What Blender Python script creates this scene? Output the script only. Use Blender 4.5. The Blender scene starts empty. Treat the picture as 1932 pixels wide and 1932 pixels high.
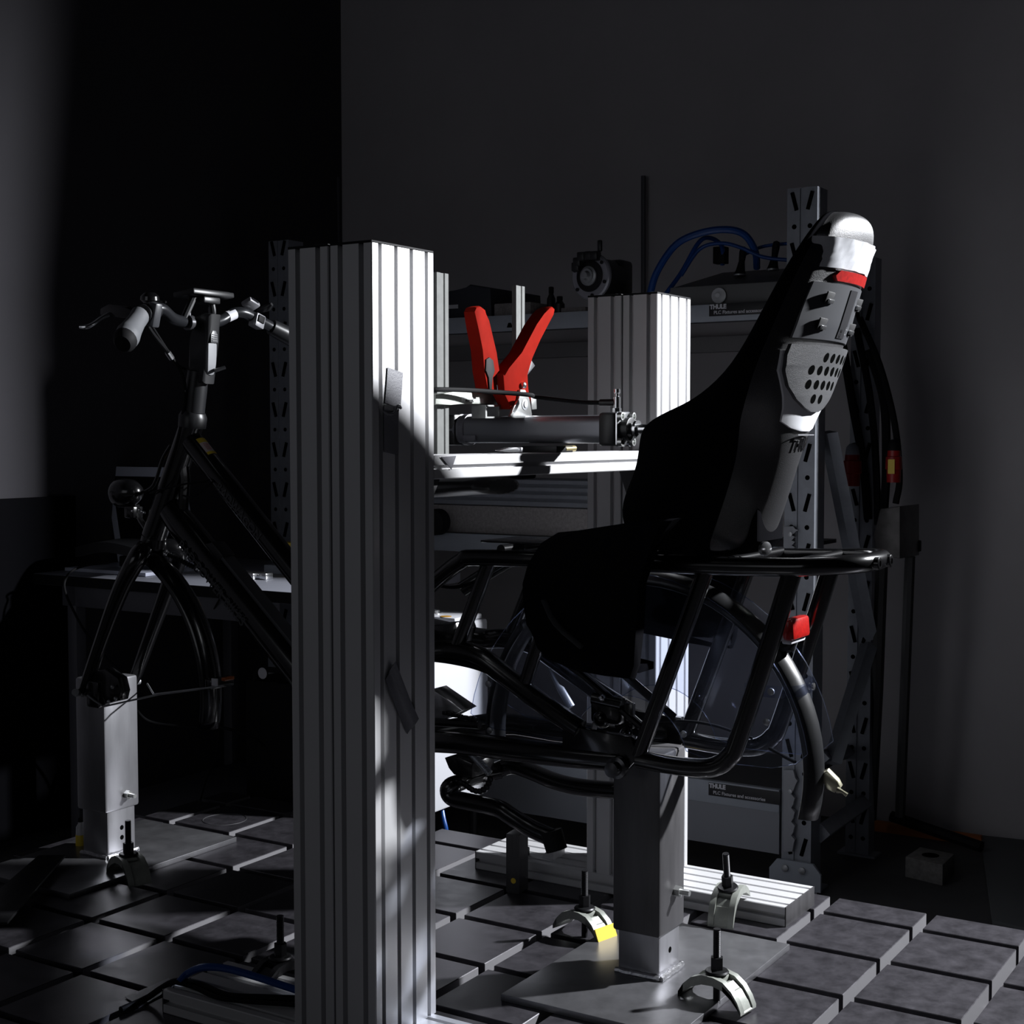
import bpy, bmesh, math, random
from mathutils import Vector, Matrix
random.seed(4)
PI = math.pi
S = bpy.context.scene
COL = S.collection
# ------------------------------------------------------------------ camera
FPX, PITCH, YAW, ROLL, HC = 2727.3, 0.0530, 1.0118, -0.0008, 0.9777
fw = Vector((math.sin(YAW)*math.cos(PITCH), math.cos(YAW)*math.cos(PITCH), -math.sin(PITCH)))
r0 = Vector((math.cos(YAW), -math.sin(YAW), 0)); u0 = r0.cross(fw)
rt = r0*math.cos(ROLL)+u0*math.sin(ROLL); up = u0*math.cos(ROLL)-r0*math.sin(ROLL)
CAM = Vector((0, 0, HC))
cd = bpy.data.cameras.new('camera'); cam = bpy.data.objects.new('camera', cd); COL.objects.link(cam)
cd.sensor_width = 36; cd.sensor_fit = 'HORIZONTAL'; cd.lens = FPX*36/1932; cd.clip_start = .05
cam.matrix_world = Matrix(((rt.x, up.x, -fw.x, 0), (rt.y, up.y, -fw.y, 0), (rt.z, up.z, -fw.z, HC), (0, 0, 0, 1)))
S.camera = cam
# ------------------------------------------------------------------ world, lights, exposure
W = bpy.data.worlds.new('world'); S.world = W; W.use_nodes = True
W.node_tree.nodes['Background'].inputs[0].default_value = (.8, .85, 1, 1)
W.node_tree.nodes['Background'].inputs[1].default_value = .0022
LAMP = Vector((4.00, -.45, 1.96))
ld = bpy.data.lights.new('work_light_beam', 'SPOT'); lo = bpy.data.objects.new('work_light_beam', ld); COL.objects.link(lo)
ld.energy = 1000; ld.spot_size = math.radians(100); ld.spot_blend = 1.0; ld.shadow_soft_size = .05; ld.color = (.94, .96, 1)
lo.location = LAMP; AIM = Vector((-.683, .573, -.454))
lo.rotation_euler = AIM.to_track_quat('-Z', 'Y').to_euler()
ad = bpy.data.lights.new('side_fill_light', 'AREA'); ao = bpy.data.objects.new('side_fill_light', ad); COL.objects.link(ao)  # added area fill for faces turned away from the lamp, no actual window
ad.shape = 'RECTANGLE'; ad.size = 3.2; ad.size_y = 1.8; ad.energy = 8.0; ad.color = (.9, .93, 1)
ao.location = (-3.2, 2.3, 1.8); ao.rotation_euler = (Vector((3.5, 1.9, 1.0))-ao.location).to_track_quat('-Z', 'Y').to_euler()
S.view_settings.view_transform = 'Standard'; S.view_settings.look = 'None'
S.view_settings.exposure = 0; S.view_settings.gamma = 1; S.view_settings.use_curve_mapping = False

# ------------------------------------------------------------------ helpers
def onp(px, py, ax, val):
    d = rt*((px-966)/FPX) - up*((py-966)/FPX) + fw
    return CAM + d*((val-CAM[ax])/d[ax])
def U(px, py, u): return onp(px, py, 0, u)
def V(px, py, v): return onp(px, py, 1, v)
def Zp(px, py, z): return onp(px, py, 2, z)
def vec(*a): return Vector(a)

def tag(o, label=None, cat=None, group=None, kind=None):
    if label: o['label'] = label
    if cat: o['category'] = cat
    if group: o['group'] = group
    if kind: o['kind'] = kind
    return o
def thing(name, label, cat, loc=(0, 0, 0), group=None):
    o = bpy.data.objects.new(name, None); COL.objects.link(o); o.location = loc; o.empty_display_size = .05
    return tag(o, label, cat, group)
def attach(o, parent):
    if parent is not None:
        o.parent = parent
        if parent.type == 'EMPTY': o.matrix_parent_inverse = Matrix.Translation(-Vector(parent.location))

def catmull(pts, n):
    if n <= 1 or len(pts) < 3: return [Vector(p) for p in pts]
    P = [Vector(p) for p in pts]; out = []
    for i in range(len(P)-1):
        a = P[i-1] if i else P[0]*2-P[1]; b = P[i]; c = P[i+1]; d = P[i+2] if i+2 < len(P) else P[-1]*2-P[-2]
        for k in range(n):
            t = k/n
            out.append(.5*((2*b)+(c-a)*t+(2*a-5*b+4*c-d)*t*t+(3*b-a-3*c+d)*t**3))
    out.append(P[-1]); return out

class MB:
    def __init__(s): s.b = bmesh.new(); s.mi = 0; s.mats = []
    def m(s, mat):
        if mat not in s.mats: s.mats.append(mat)
        s.mi = s.mats.index(mat); return s
    def face(s, vs):
        try:
            f = s.b.faces.new(vs); f.material_index = s.mi; return f
        except ValueError: return None
    def box(s, c, d, bev=0, rot=None, seg=2):
        r = bmesh.ops.create_cube(s.b, size=1.0); vs = r['verts']
        for v in vs: v.co = Vector((v.co.x*d[0], v.co.y*d[1], v.co.z*d[2]))
        fs = {f for v in vs for f in v.link_faces}
        for f in fs: f.material_index = s.mi
        if bev:
            es = list({e for v in vs for e in v.link_edges})
            rr = bmesh.ops.bevel(s.b, geom=es, offset=bev, segments=seg, affect='EDGES', profile=.5)
            vs = list({v for f in rr['faces'] for v in f.verts} | {v for v in vs if v.is_valid})
            for f in rr['faces']: f.material_index = s.mi
        M = Matrix.Translation(Vector(c)) @ (rot.to_4x4() if rot is not None else Matrix.Identity(4))
        for v in vs: v.co = M @ v.co
        return s
    def bb(s, lo, hi, bev=0):
        lo, hi = Vector(lo), Vector(hi)
        return s.box((lo+hi)/2, [abs(hi[i]-lo[i]) for i in range(3)], bev)
    def rings(s, rings, cap=True, close=False):
        R = [[s.b.verts.new(p) for p in r] for r in rings]; n = len(R[0])
        rng = range(len(R)) if close else range(len(R)-1)
        for i in rng:
            a, b = R[i], R[(i+1) % len(R)]
            for k in range(n): s.face([a[k], a[(k+1) % n], b[(k+1) % n], b[k]])
        if cap and not close: s.face(list(reversed(R[0]))); s.face(R[-1])
        return s
    def tube(s, pts, r, n=14, sm=1, cap=True, close=False, sx=1.0):
        P = catmull(pts, sm); m = len(P)
        if callable(r): rad = [r(i/(m-1)) for i in range(m)]
        elif isinstance(r, (list, tuple)):
            rad = []
            for i in range(m):
                t = i/(m-1)*(len(r)-1); k = min(int(t), len(r)-2); rad.append(r[k]+(r[k+1]-r[k])*(t-k))
        else: rad = [r]*m
        T = []
        for i in range(m):
            if close: t = P[(i+1) % m]-P[i-1]
            else: t = P[min(i+1, m-1)]-P[max(i-1, 0)]
            T.append(t.normalized() if t.length > 1e-9 else Vector((0, 0, 1)))
        ref = Vector((0, 0, 1)) if abs(T[0].z) < .9 else Vector((1, 0, 0))
        N = (ref-T[0]*ref.dot(T[0])).normalized(); rings = []
        for i in range(m):
            N = N-T[i]*N.dot(T[i]); N = N.normalized() if N.length > 1e-6 else T[i].orthogonal().normalized()
            B = T[i].cross(N)
            rings.append([P[i]+(N*math.cos(2*PI*k/n)*sx+B*math.sin(2*PI*k/n))*rad[i] for k in range(n)])
        return s.rings(rings, cap, close)
    def cyl(s, a, b, r, r2=None, n=20): return s.tube([a, b], [r, r if r2 is None else r2], n)
    def lathe(s, o, ax, prof, n=28):
        o, ax = Vector(o), Vector(ax).normalized(); N = ax.orthogonal().normalized(); B = ax.cross(N)
        return s.rings([[o+ax*h+(N*math.cos(2*PI*k/n)+B*math.sin(2*PI*k/n))*max(r, 1e-4) for k in range(n)] for h, r in prof])
    def ball(s, c, r, sc=(1, 1, 1), n=16):
        q = bmesh.ops.create_uvsphere(s.b, u_segments=n, v_segments=max(8, n//2), radius=r)
        for v in q['verts']: v.co = Vector((v.co.x*sc[0], v.co.y*sc[1], v.co.z*sc[2]))+Vector(c)
        for f in {f for v in q['verts'] for f in v.link_faces}: f.material_index = s.mi
        return s
    def prism(s, poly, d, bev=0):
        d = Vector(d); k0 = len(s.b.verts)
        a = [s.b.verts.new(Vector(p)) for p in poly]; b = [s.b.verts.new(Vector(p)+d) for p in poly]; n = len(a)
        fa = s.face(list(reversed(a))); fb = s.face(b); fs = [fa, fb]
        for i in range(n): fs.append(s.face([a[i], a[(i+1) % n], b[(i+1) % n], b[i]]))
        if bev:
            es = list({e for f in (fa, fb) if f for e in f.edges})
            bmesh.ops.bevel(s.b, geom=es, offset=bev, segments=2, affect='EDGES', profile=.5)
        return s
    def hexa(s, a, b, r):
        a, b = Vector(a), Vector(b); return s.tube([a, b], [r, r], 6)
    def grid(s, rows, thick=None):
        R = [[s.b.verts.new(Vector(p)) for p in r] for r in rows]
        for i in range(len(R)-1):
            for k in range(len(R[0])-1): s.face([R[i][k], R[i][k+1], R[i+1][k+1], R[i+1][k]])
        if thick is not None:
            t = Vector(thick); Q = [[s.b.verts.new(v.co+t) for v in r] for r in R]
            for i in range(len(R)-1):
                for k in range(len(R[0])-1): s.face([Q[i][k], Q[i+1][k], Q[i+1][k+1], Q[i][k+1]])
            def rim(a, b):
                for k in range(len(a)-1): s.face([a[k], b[k], b[k+1], a[k+1]])
            rim(R[0], Q[0]); rim(R[-1], Q[-1]); rim([r[0] for r in R], [r[0] for r in Q]); rim([r[-1] for r in R], [r[-1] for r in Q])
        return s
    def build(s, name, mat=None, parent=None, ang=35, sub=0, label=None):
        bmesh.ops.recalc_face_normals(s.b, faces=s.b.faces)
        me = bpy.data.meshes.new(name); s.b.to_mesh(me); s.b.free()
        if mat is not None and not s.mats: me.materials.append(mat)
        else:
            for q in s.mats: me.materials.append(q)
        me.shade_smooth(); me.set_sharp_from_angle(angle=math.radians(ang))
        o = bpy.data.objects.new(name, me); COL.objects.link(o); attach(o, parent)
        if sub: md = o.modifiers.new('subdivision', 'SUBSURF'); md.levels = sub; md.render_levels = sub
        if label: o['label'] = label
        return o

def dup(root, loc, label=None, rz=None, name=None):
    r = root.copy(); COL.objects.link(r); r.location = loc
    if rz is not None: r.rotation_euler = (0, 0, rz)
    if label: r['label'] = label
    for ch in root.children:
        c = ch.copy(); COL.objects.link(c); c.parent = r
        for g in ch.children:
            d = g.copy(); COL.objects.link(d); d.parent = c
    return r

def lettering(name, txt, size, mat, origin, xdir, ydir, parent=None, ext=.0004, bold=0, spacing=1.0, align='LEFT'):
    cu = bpy.data.curves.new(name, 'FONT'); cu.body = txt; cu.size = size; cu.extrude = ext; cu.offset = bold; cu.space_character = spacing; cu.align_x = align
    t = bpy.data.objects.new(name+'_curve', cu); COL.objects.link(t)
    dg = bpy.context.evaluated_depsgraph_get(); me = bpy.data.meshes.new_from_object(t.evaluated_get(dg))
    bpy.data.objects.remove(t); bpy.data.curves.remove(cu)
    x = Vector(xdir).normalized(); z = x.cross(Vector(ydir)).normalized(); y = z.cross(x); o3 = Vector(origin)
    for v in me.vertices: c = v.co.copy(); v.co = o3+x*c.x+y*c.y+z*c.z
    me.materials.clear(); me.materials.append(mat)
    o = bpy.data.objects.new(name, me); COL.objects.link(o); attach(o, parent); return o

# ------------------------------------------------------------------ materials
def mat(name, col, rough=.5, metal=0.0, noise=0.0, nscale=20, bump=0.0, bscale=200, coat=0, rvar=0.0, stretch=None, spec=.5, trans=0, emis=None, estr=0):
    M = bpy.data.materials.new(name); M.use_nodes = True; nt = M.node_tree; p = nt.nodes['Principled BSDF']
    p.inputs['Base Color'].default_value = (*col, 1); p.inputs['Roughness'].default_value = rough; p.inputs['Metallic'].default_value = metal
    p.inputs['Specular IOR Level'].default_value = spec
    if coat: p.inputs['Coat Weight'].default_value = coat; p.inputs['Coat Roughness'].default_value = .08
    if trans: p.inputs['Transmission Weight'].default_value = trans
    if emis: p.inputs['Emission Color'].default_value = (*emis, 1); p.inputs['Emission Strength'].default_value = estr
    tc = nt.nodes.new('ShaderNodeTexCoord'); mp = nt.nodes.new('ShaderNodeMapping'); nt.links.new(tc.outputs['Object'], mp.inputs[0])
    if stretch: mp.inputs['Scale'].default_value = stretch
    if noise or rvar:
        n = nt.nodes.new('ShaderNodeTexNoise'); n.inputs['Scale'].default_value = nscale; n.inputs['Detail'].default_value = 6; n.inputs['Roughness'].default_value = .65
        nt.links.new(mp.outputs[0], n.inputs['Vector'])
        if noise:
            cr = nt.nodes.new('ShaderNodeValToRGB'); cr.color_ramp.elements[0].position = .3; cr.color_ramp.elements[1].position = .7
            a = [max(0, c*(1-noise)) for c in col]; b = [min(1, c*(1+noise)) for c in col]
            cr.color_ramp.elements[0].color = (*a, 1); cr.color_ramp.elements[1].color = (*b, 1)
            nt.links.new(n.outputs['Fac'], cr.inputs[0]); nt.links.new(cr.outputs[0], p.inputs['Base Color'])
        if rvar:
            mr = nt.nodes.new('ShaderNodeMapRange'); mr.inputs['To Min'].default_value = max(.03, rough-rvar); mr.inputs['To Max'].default_value = rough+rvar
            nt.links.new(n.outputs['Fac'], mr.inputs['Value']); nt.links.new(mr.outputs[0], p.inputs['Roughness'])
    if bump:
        n2 = nt.nodes.new('ShaderNodeTexNoise'); n2.inputs['Scale'].default_value = bscale; n2.inputs['Detail'].default_value = 3
        nt.links.new(mp.outputs[0], n2.inputs['Vector'])
        bp = nt.nodes.new('ShaderNodeBump'); bp.inputs['Strength'].default_value = bump; bp.inputs['Distance'].default_value = .002
        nt.links.new(n2.outputs['Fac'], bp.inputs['Height']); nt.links.new(bp.outputs[0], p.inputs['Normal'])
    return M
def clear_sheet(name, tint=(.93, .95, 1), glossy=.025):
    M = bpy.data.materials.new(name); M.use_nodes = True; nt = M.node_tree; nt.nodes.remove(nt.nodes['Principled BSDF'])
    o = nt.nodes['Material Output']; t = nt.nodes.new('ShaderNodeBsdfTransparent'); t.inputs[0].default_value = (*tint, 1)
    g = nt.nodes.new('ShaderNodeBsdfGlossy'); g.inputs['Roughness'].default_value = .08; g.inputs[0].default_value = (.9, .93, 1, 1)
    lw = nt.nodes.new('ShaderNodeLayerWeight'); lw.inputs['Blend'].default_value = .25; ad_ = nt.nodes.new('ShaderNodeMath'); ad_.operation = 'MULTIPLY_ADD'
    ad_.inputs[1].default_value = .25; ad_.inputs[2].default_value = glossy
    mx = nt.nodes.new('ShaderNodeMixShader'); nt.links.new(lw.outputs['Fresnel'], ad_.inputs[0]); nt.links.new(ad_.outputs[0], mx.inputs[0])
    nt.links.new(t.outputs[0], mx.inputs[1]); nt.links.new(g.outputs[0], mx.inputs[2]); nt.links.new(mx.outputs[0], o.inputs[0]); return M

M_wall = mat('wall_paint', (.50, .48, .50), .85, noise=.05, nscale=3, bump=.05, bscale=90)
M_wall_shade = mat('shaded_wall_paint', (.047, .045, .052), .9, noise=.05, nscale=3, bump=.05, bscale=90)  # wall paint with the left wall's shade put into its colour
M_floor = mat('floor_coating', (.055, .055, .058), .6, noise=.25, nscale=8)
M_edge = mat('lit_machined_edge', (.30, .295, .31), .42, .4)  # machined edge, brightened with lamp light put into its colour
M_steel = mat('table_steel', (.052, .0495, .057), .38, .4, noise=.38, nscale=26, rvar=.12, bump=.05, bscale=300)
M_alu = mat('anodised_aluminium', (.62, .62, .63), .42, .25, noise=.03, nscale=6)
M_slot = mat('slot_shadow_gap', (.16, .16, .165), .6, .3)
M_cap = mat('black_end_cap', (.010, .010, .011), .65, spec=.15)
M_plate = mat('base_plate_steel', (.17, .17, .18), .33, .6, noise=.22, nscale=14, rvar=.1)
M_tube = mat('raw_steel_tube', (.36, .36, .38), .34, .7, noise=.15, nscale=20, rvar=.08, stretch=(1, 1, .15))
M_sleeve = mat('mill_scale_steel', (.085, .083, .087), .45, .4, noise=.25, nscale=24, rvar=.1, stretch=(1, 1, .12))
M_weld = mat('weld_bead', (.5, .5, .52), .3, .9, noise=.3, nscale=200, bump=.5, bscale=250)
M_zinc = mat('zinc_plated_steel', (.52, .53, .52), .3, .85, noise=.15, nscale=40)
M_galv = mat('galvanised_steel', (.42, .43, .45), .4, .7, noise=.15, nscale=60)
M_bright = mat('bright_metal', (.75, .76, .78), .18, .95)
M_dark = mat('black_oxide_steel', (.02, .02, .022), .4, .6)
M_clampgrey = mat('clamp_casting', (.30, .315, .285), .45, .3, noise=.15, nscale=60, bump=.05, bscale=200)
M_yellow = mat('yellow_paint', (.75, .52, .04), .45)
M_black = mat('gloss_black_paint', (.004, .004, .0045), .22, coat=.5)
M_satin = mat('satin_black', (.012, .0125, .014), .38)
M_plastic = mat('grained_black_plastic', (.018, .018, .02), .42, bump=.35, bscale=900)
M_seatside = mat('dull_shaded_plastic', (.006, .006, .007), .95, bump=.2, bscale=900, spec=0)  # seat plastic with shade put into it: darker, duller, no highlight
M_padp = mat('seat_pad_grain', (.035, .036, .04), .5, bump=.5, bscale=1100)
M_grey = mat('dark_grey_plastic', (.05, .052, .058), .4)
M_midgrey = mat('grey_rubber_grip', (.13, .135, .145), .6)
M_lever = mat('grey_stem_lever', (.22, .225, .24), .5, bump=.1, bscale=700)
M_red = mat('red_handle_paint', (.24, .010, .005), .7, noise=.12, nscale=30, spec=.02)
M_refl = mat('red_reflector', (.38, .008, .006), .3, coat=.3, noise=.35, nscale=160)
M_white = mat('white_enclosure', (.60, .61, .65), .4)
M_reflw = mat('silver_reflective_band', (.72, .73, .76), .4)
M_tape = mat('grey_cloth_tape', (.14, .14, .16), .4, noise=.08, nscale=120, bump=.1, bscale=400)
M_wtape = mat('pale_tape', (.62, .63, .66), .35, noise=.1, nscale=60)
M_clear = clear_sheet('clear_plastic')
M_cleartape = clear_sheet('clear_edge', (.75, .8, .95), .25)
M_hose = mat('blue_air_hose', (.007, .06, .26), .35)
M_cable = mat('black_cable', (.006, .006, .007), .7, spec=.15)
M_wire = mat('grey_wire', (.3, .3, .31), .5)
M_shelf = mat('shelf_grey_paint', (.34, .37, .42), .5, noise=.05, nscale=20)
M_rackg = mat('rack_galvanised', (.27, .285, .32), .5, .4, noise=.1, nscale=30)
M_hole = mat('punched_hole', (.003, .003, .003), 1.0, spec=0)
M_labelb = mat('label_black', (.015, .015, .017), .5)
M_labelw = mat('label_white', (.62, .62, .66), .5)
M_wood = mat('grey_block', (.30, .28, .28), .8, noise=.25, nscale=120)
M_orange = mat('orange_board', (.40, .11, .01), .6)
M_concrete = mat('concrete_block', (.16, .155, .15), .9, noise=.3, nscale=60)
M_mat = mat('rubber_mat', (.10, .105, .11), .8, bump=.4, bscale=120)
M_desk = mat('desk_top', (.30, .31, .36), .45)
M_deskleg = mat('desk_frame', (.09, .09, .105), .5)
M_screen = mat('dark_screen', (.01, .01, .012), .15)
M_lapt = mat('laptop_bezel', (.6, .63, .75), .4)
M_board = mat('dark_panel', (.003, .003, .004), .95, spec=.05)
M_letter = mat('frame_lettering', (.055, .056, .06), .4)
M_sticky = mat('sticker_yellow', (.75, .55, .03), .5)
M_stickw = mat('sticker_white', (.7, .6, .62), .5)
M_stickr = mat('sticker_red', (.5, .06, .08), .5)
M_redplug = mat('red_plug', (.30, .01, .01), .4)
M_green = mat('green_indicator', (.02, .5, .2), .3, emis=(.05, .9, .4), estr=.6)
M_lens = mat('lamp_lens', (.3, .32, .35), .08, .3, coat=1)

# ------------------------------------------------------------------ setting
FZ, WU, WV = -.17, 4.15, 3.32
def struct(name, b, m): return tag(b.build(name, m), kind='structure')
struct('floor', MB().bb((-4.0, -3.2, FZ-.1), (WU+.1, WV+.1, FZ)), M_floor)
struct('wall_back', MB().bb((WU, -3.2, FZ), (WU+.1, WV+.1, 3.7)), M_wall)
struct('wall_left', MB().bb((-4.0, WV, FZ), (WU, WV+.1, 3.7)), M_wall_shade)

# ------------------------------------------------------------------ slotted steel clamping table
PU, PV = .206, .2045; UG, VG = 2.409, .8252; UMAX, VMAX = 2.918, 2.752; UMIN, VMIN = .96, -.42
t = thing('clamping_table', 'large low dark steel clamping table with crossed grooves under the whole rig', 'table', (2.0, 1.2, FZ))
def tiles():
    b = MB(); k0 = math.ceil((UMIN-UG)/PU)-1
    for i in range(k0, 4):
        a0 = max(UMIN, UG+i*PU); a1 = min(UMAX, UG+i*PU+PU-.02)
        if a1-a0 < .01: continue
        for j in range(-7, 11):
            c0 = max(VMIN, VG+j*PV); c1 = min(VMAX, VG+j*PV+PV-.02)
            if c1-c0 < .01: continue
            k0_ = len(b.b.faces)
            b.m(M_steel).box(((a0+a1)/2, (c0+c1)/2, -.019), (a1-a0, c1-c0, .038), .0012, seg=1)
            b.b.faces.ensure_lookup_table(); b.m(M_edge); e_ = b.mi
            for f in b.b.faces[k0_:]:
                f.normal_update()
                if abs(f.normal.y) > .9: f.material_index = e_  # only sides along the lamp direction get the brightened edge colour
    return b
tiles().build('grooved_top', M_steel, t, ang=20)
MB().bb((UMIN, VMIN, FZ), (UMAX, VMAX, -.0375)).build('table_body', M_steel, t)
cr = MB(); c = Zp(424, 1546, .0006)
cr.tube([(c.x+.055*math.cos(a), c.y+.055*math.sin(a), .0004) for a in [2*PI*k/48 for k in range(48)]], .0009, 4, close=True)
cr.build('scribed_circle', M_plate, t)

# ------------------------------------------------------------------ aluminium profile rig
def outline(w, h, sw, sh, s=.0095, d=.013):
    """closed outline (x,y) of a slotted profile: w by h, slots at sw on the long sides, sh on the short sides"""
    P = []
    def edge(o, dx, n, L, slots):
        P.append((o[0]+dx[0]*.0015, o[1]+dx[1]*.0015))
        for q in slots:
            for a, dep in ((q-s/2, 0), (q-s/2, d), (q+s/2, d), (q+s/2, 0)):
                P.append((o[0]+dx[0]*a+n[0]*dep, o[1]+dx[1]*a+n[1]*dep))
        P.append((o[0]+dx[0]*(L-.0015), o[1]+dx[1]*(L-.0015)))
    edge((0, 0), (1, 0), (0, 1), w, sw); edge((w, 0), (0, 1), (-1, 0), h, sh)
    edge((w, h), (-1, 0), (0, -1), w, [w-q for q in reversed(sw)]); edge((0, h), (0, -1), (1, 0), h, [h-q for q in reversed(sh)])
    return P
def profile(b, o, ex, ey, L, w, h, sw, sh, **k):
    o, ex, ey, L = Vector(o), Vector(ex), Vector(ey), Vector(L)
    return b.prism([o+ex*x+ey*y for x, y in outline(w, h, sw, sh, **k)], L)
S4 = [.02, .06, .10, .14]; S2 = [.02, .06]
VB0, VB1 = 1.328, 1.4916
def column(u, label, top):
    t = thing('aluminium_column', label, 'column', (u+.08, VB0+.0818, .04), 'slotted aluminium columns of the test rig')
    for v in (VB0, VB0+.0836):
        profile(MB(), (u, v, .04), (1, 0, 0), (0, 1, 0), (0, 0, top-.004-.04), .16, .08, S4, S2).build('profile', M_alu, t, ang=20)
        MB().bb((u, v, top-.004), (u+.16, v+.08, top), .0008).build('end_cap', M_cap, t)
    # bolts of the caps, corner brackets at the foot
    b = MB()
    for v in (VB0+.022, VB0+.06, VB0+.105, VB0+.143): b.lathe((u+.02, v, top), (0, 0, 1), [(0, .004), (.0015, .004), (.0025, .0025)], 12)
    b.build('cap_screws', M_bright, t)
    return t
colN = column(1.7295, 'tall nearer slotted aluminium column in the middle with grey tape on its lit face', 1.2690)
colF = column(2.6857, 'farther slotted aluminium column behind the child seat, right face brightly lit', 1.2715)
def rail(u, label):
    t = thing('base_rail', label, 'rail', (u+.08, 1.41, 0), 'flat aluminium rails under the columns')
    profile(MB(), (u, 1.0403, 0), (1, 0, 0), (0, 0, 1), (0, .737, 0), .16, .04, S4, [.02]).build('profile', M_alu, t, ang=20)
    for v in (1.0393, 1.7773): MB().bb((u, v-.0015, 0), (u+.16, v+.0015, .04), .0005).build('end_cap', M_sleeve, t)
    return t
rail(1.7235, 'flat aluminium base rail under the nearer column, with cables lying on it')
rail(2.6847, 'flat aluminium base rail under the farther column, lit end towards right')
t = thing('crossbeam', 'horizontal slotted aluminium beam joining both columns, glaring white face', 'beam', (2.29, 1.35, .907))
profile(MB(), (1.8895, VB0, .9075), (0, 1, 0), (0, 0, 1), (.796, 0, 0), .08, .0385, S2, [.019], s=.007, d=.01).build('profile', M_alu, t, ang=20)
for (a, s) in ((1.8897, 1), (2.6855, -1)):
    MB().prism([(a, VB0+.02, .907), (a+s*.045, VB0+.02, .907), (a+s*.01, VB0+.02, .855), (a, VB0+.02, .855)], (0, .045, 0), .001).build('corner_bracket', M_sleeve, t)

# tape strips and indicator on the nearer column
t0 = tag(MB().grid([[V(x+dx, y+dx*.35, VB0-.0012) for dx in (0, 9, 18, 29)] for x, y in ((731, 693), (729, 725), (726, 760))] , (0, -.0006, 0)).build('tape_strip', M_tape), 'straight grey tape strip, upper end stuck near top of the lit column face', 'tape', 'grey tape pieces on the nearer column')
lower = MB().grid([[V(x+dx, y+dx*.2, VB0-.0012-bu) for dx in (0, 9, 17, 27)] for x, y, bu in ((726, 763, .002), (725, 772, .006), (724, 790, .003), (724, 853, 0))], (0, -.0006, 0)).build('loose_fold', M_tape, t0)
MB().tube([V(724, 776, VB0-.006), V(732, 781, VB0-.007), V(743, 779, VB0-.008), V(748, 768, VB0-.009), V(753, 765, VB0-.007), V(756, 770, VB0-.004)], .0022, 8, 4).build('crease', M_tape, t0)
tl = MB(); rows = []
A, B_ = V(733, 1252, VB0-.0015), V(778, 1384, VB0-.0015)
L0 = [V(727, 1282, VB0-.001), V(735, 1307, VB0-.004), V(750, 1346, VB0-.0015), V(768, 1385, VB0-.001)]
R0 = [V(745, 1248, VB0-.007), V(757, 1277, VB0-.005), V(774, 1319, VB0-.0015), V(791, 1356, VB0-.001)]
tl.grid([[l.lerp(r, k/4)+Vector((0, -.0012*math.sin(k*2.1+i), 0)) for k in range(5)] for i, (l, r) in enumerate(zip(L0, R0))], (0, -.0006, 0))
tag(tl.build('tape_strip', M_tape), 'slanting grey tape strip peeling off the column low down', 'tape', 'grey tape pieces on the nearer column')
g = V(770, 463, 1.40)
t = thing('indicator_lamp', 'tiny green glinting indicator on top of the nearer column', 'lamp', (g.x, g.y, 1.269))
MB().bb((g.x-.008, g.y-.012, 1.269), (g.x+.008, g.y+.012, 1.272), .001).build('base', M_cap, t)
MB().ball((g.x, g.y, 1.2735), .004).build('lens', M_green, t)

# ------------------------------------------------------------------ support posts
def post(v0, zs, ztop, label, plate, bolt_z, holes):
    t = thing('support_post', label, 'post', (2.3125, v0+.04, .012), 'square steel posts carrying the bike')
    b = MB(); b.bb((2.2700, v0, .012), (2.3550, v0+.083, zs+.05), .005); b.build('inner_tube', M_tube, t)
    b = MB(); b.bb((2.2610, v0-.005, zs), (2.3640, v0+.090, ztop), .006); b.build('outer_sleeve', M_sleeve if v0 < 2 else M_tube, t)
    b = MB(); zb = .0145
    for a, c in (((2.268, v0-.003, zb), (2.357, v0-.003, zb)), ((2.357, v0-.003, zb), (2.357, v0+.086, zb)), ((2.268, v0-.003, zb), (2.268, v0+.086, zb))):
        A = Vector(a); C = Vector(c); b.tube([A.lerp(C, k/12)+Vector((random.uniform(-.001, .001), random.uniform(-.001, .001), random.uniform(0, .0015))) for k in range(13)], .0058, 8)
    b.build('weld_bead', M_weld, t)
    b = MB(); c0 = Vector((2.324, v0-.005, bolt_z))
    b.hexa(c0, c0-Vector((0, .011, 0)), .0105); b.cyl(c0, c0-Vector((0, .028, 0)), .0052)
    b.build('bolt', M_zinc, t)
    for hz in holes: MB().lathe((2.313, v0-.0004, hz), (0, 1, 0), [(0, .0055), (.0006, .0055)], 16).build('drilled_hole', M_hole, t)
    MB().prism([(x, y, 0) for x, y in plate], (0, 0, .012), .0008).build('base_plate', M_plate, t)
    return t
P1 = post(1.1130, .090, .418, 'square steel post under the rear of the bike, on a bright base plate', [(2.071, 1.319), (2.071, .985), (2.568, .985), (2.568, 1.319)], .160, [.055])
P2 = post(2.5095, .118, .424, 'square steel post under the bike fork, lit silver on one face', [(2.05, 2.385), (2.56, 2.385), (2.56, 2.695), (2.05, 2.695)], .150, [.075, .052])

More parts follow.
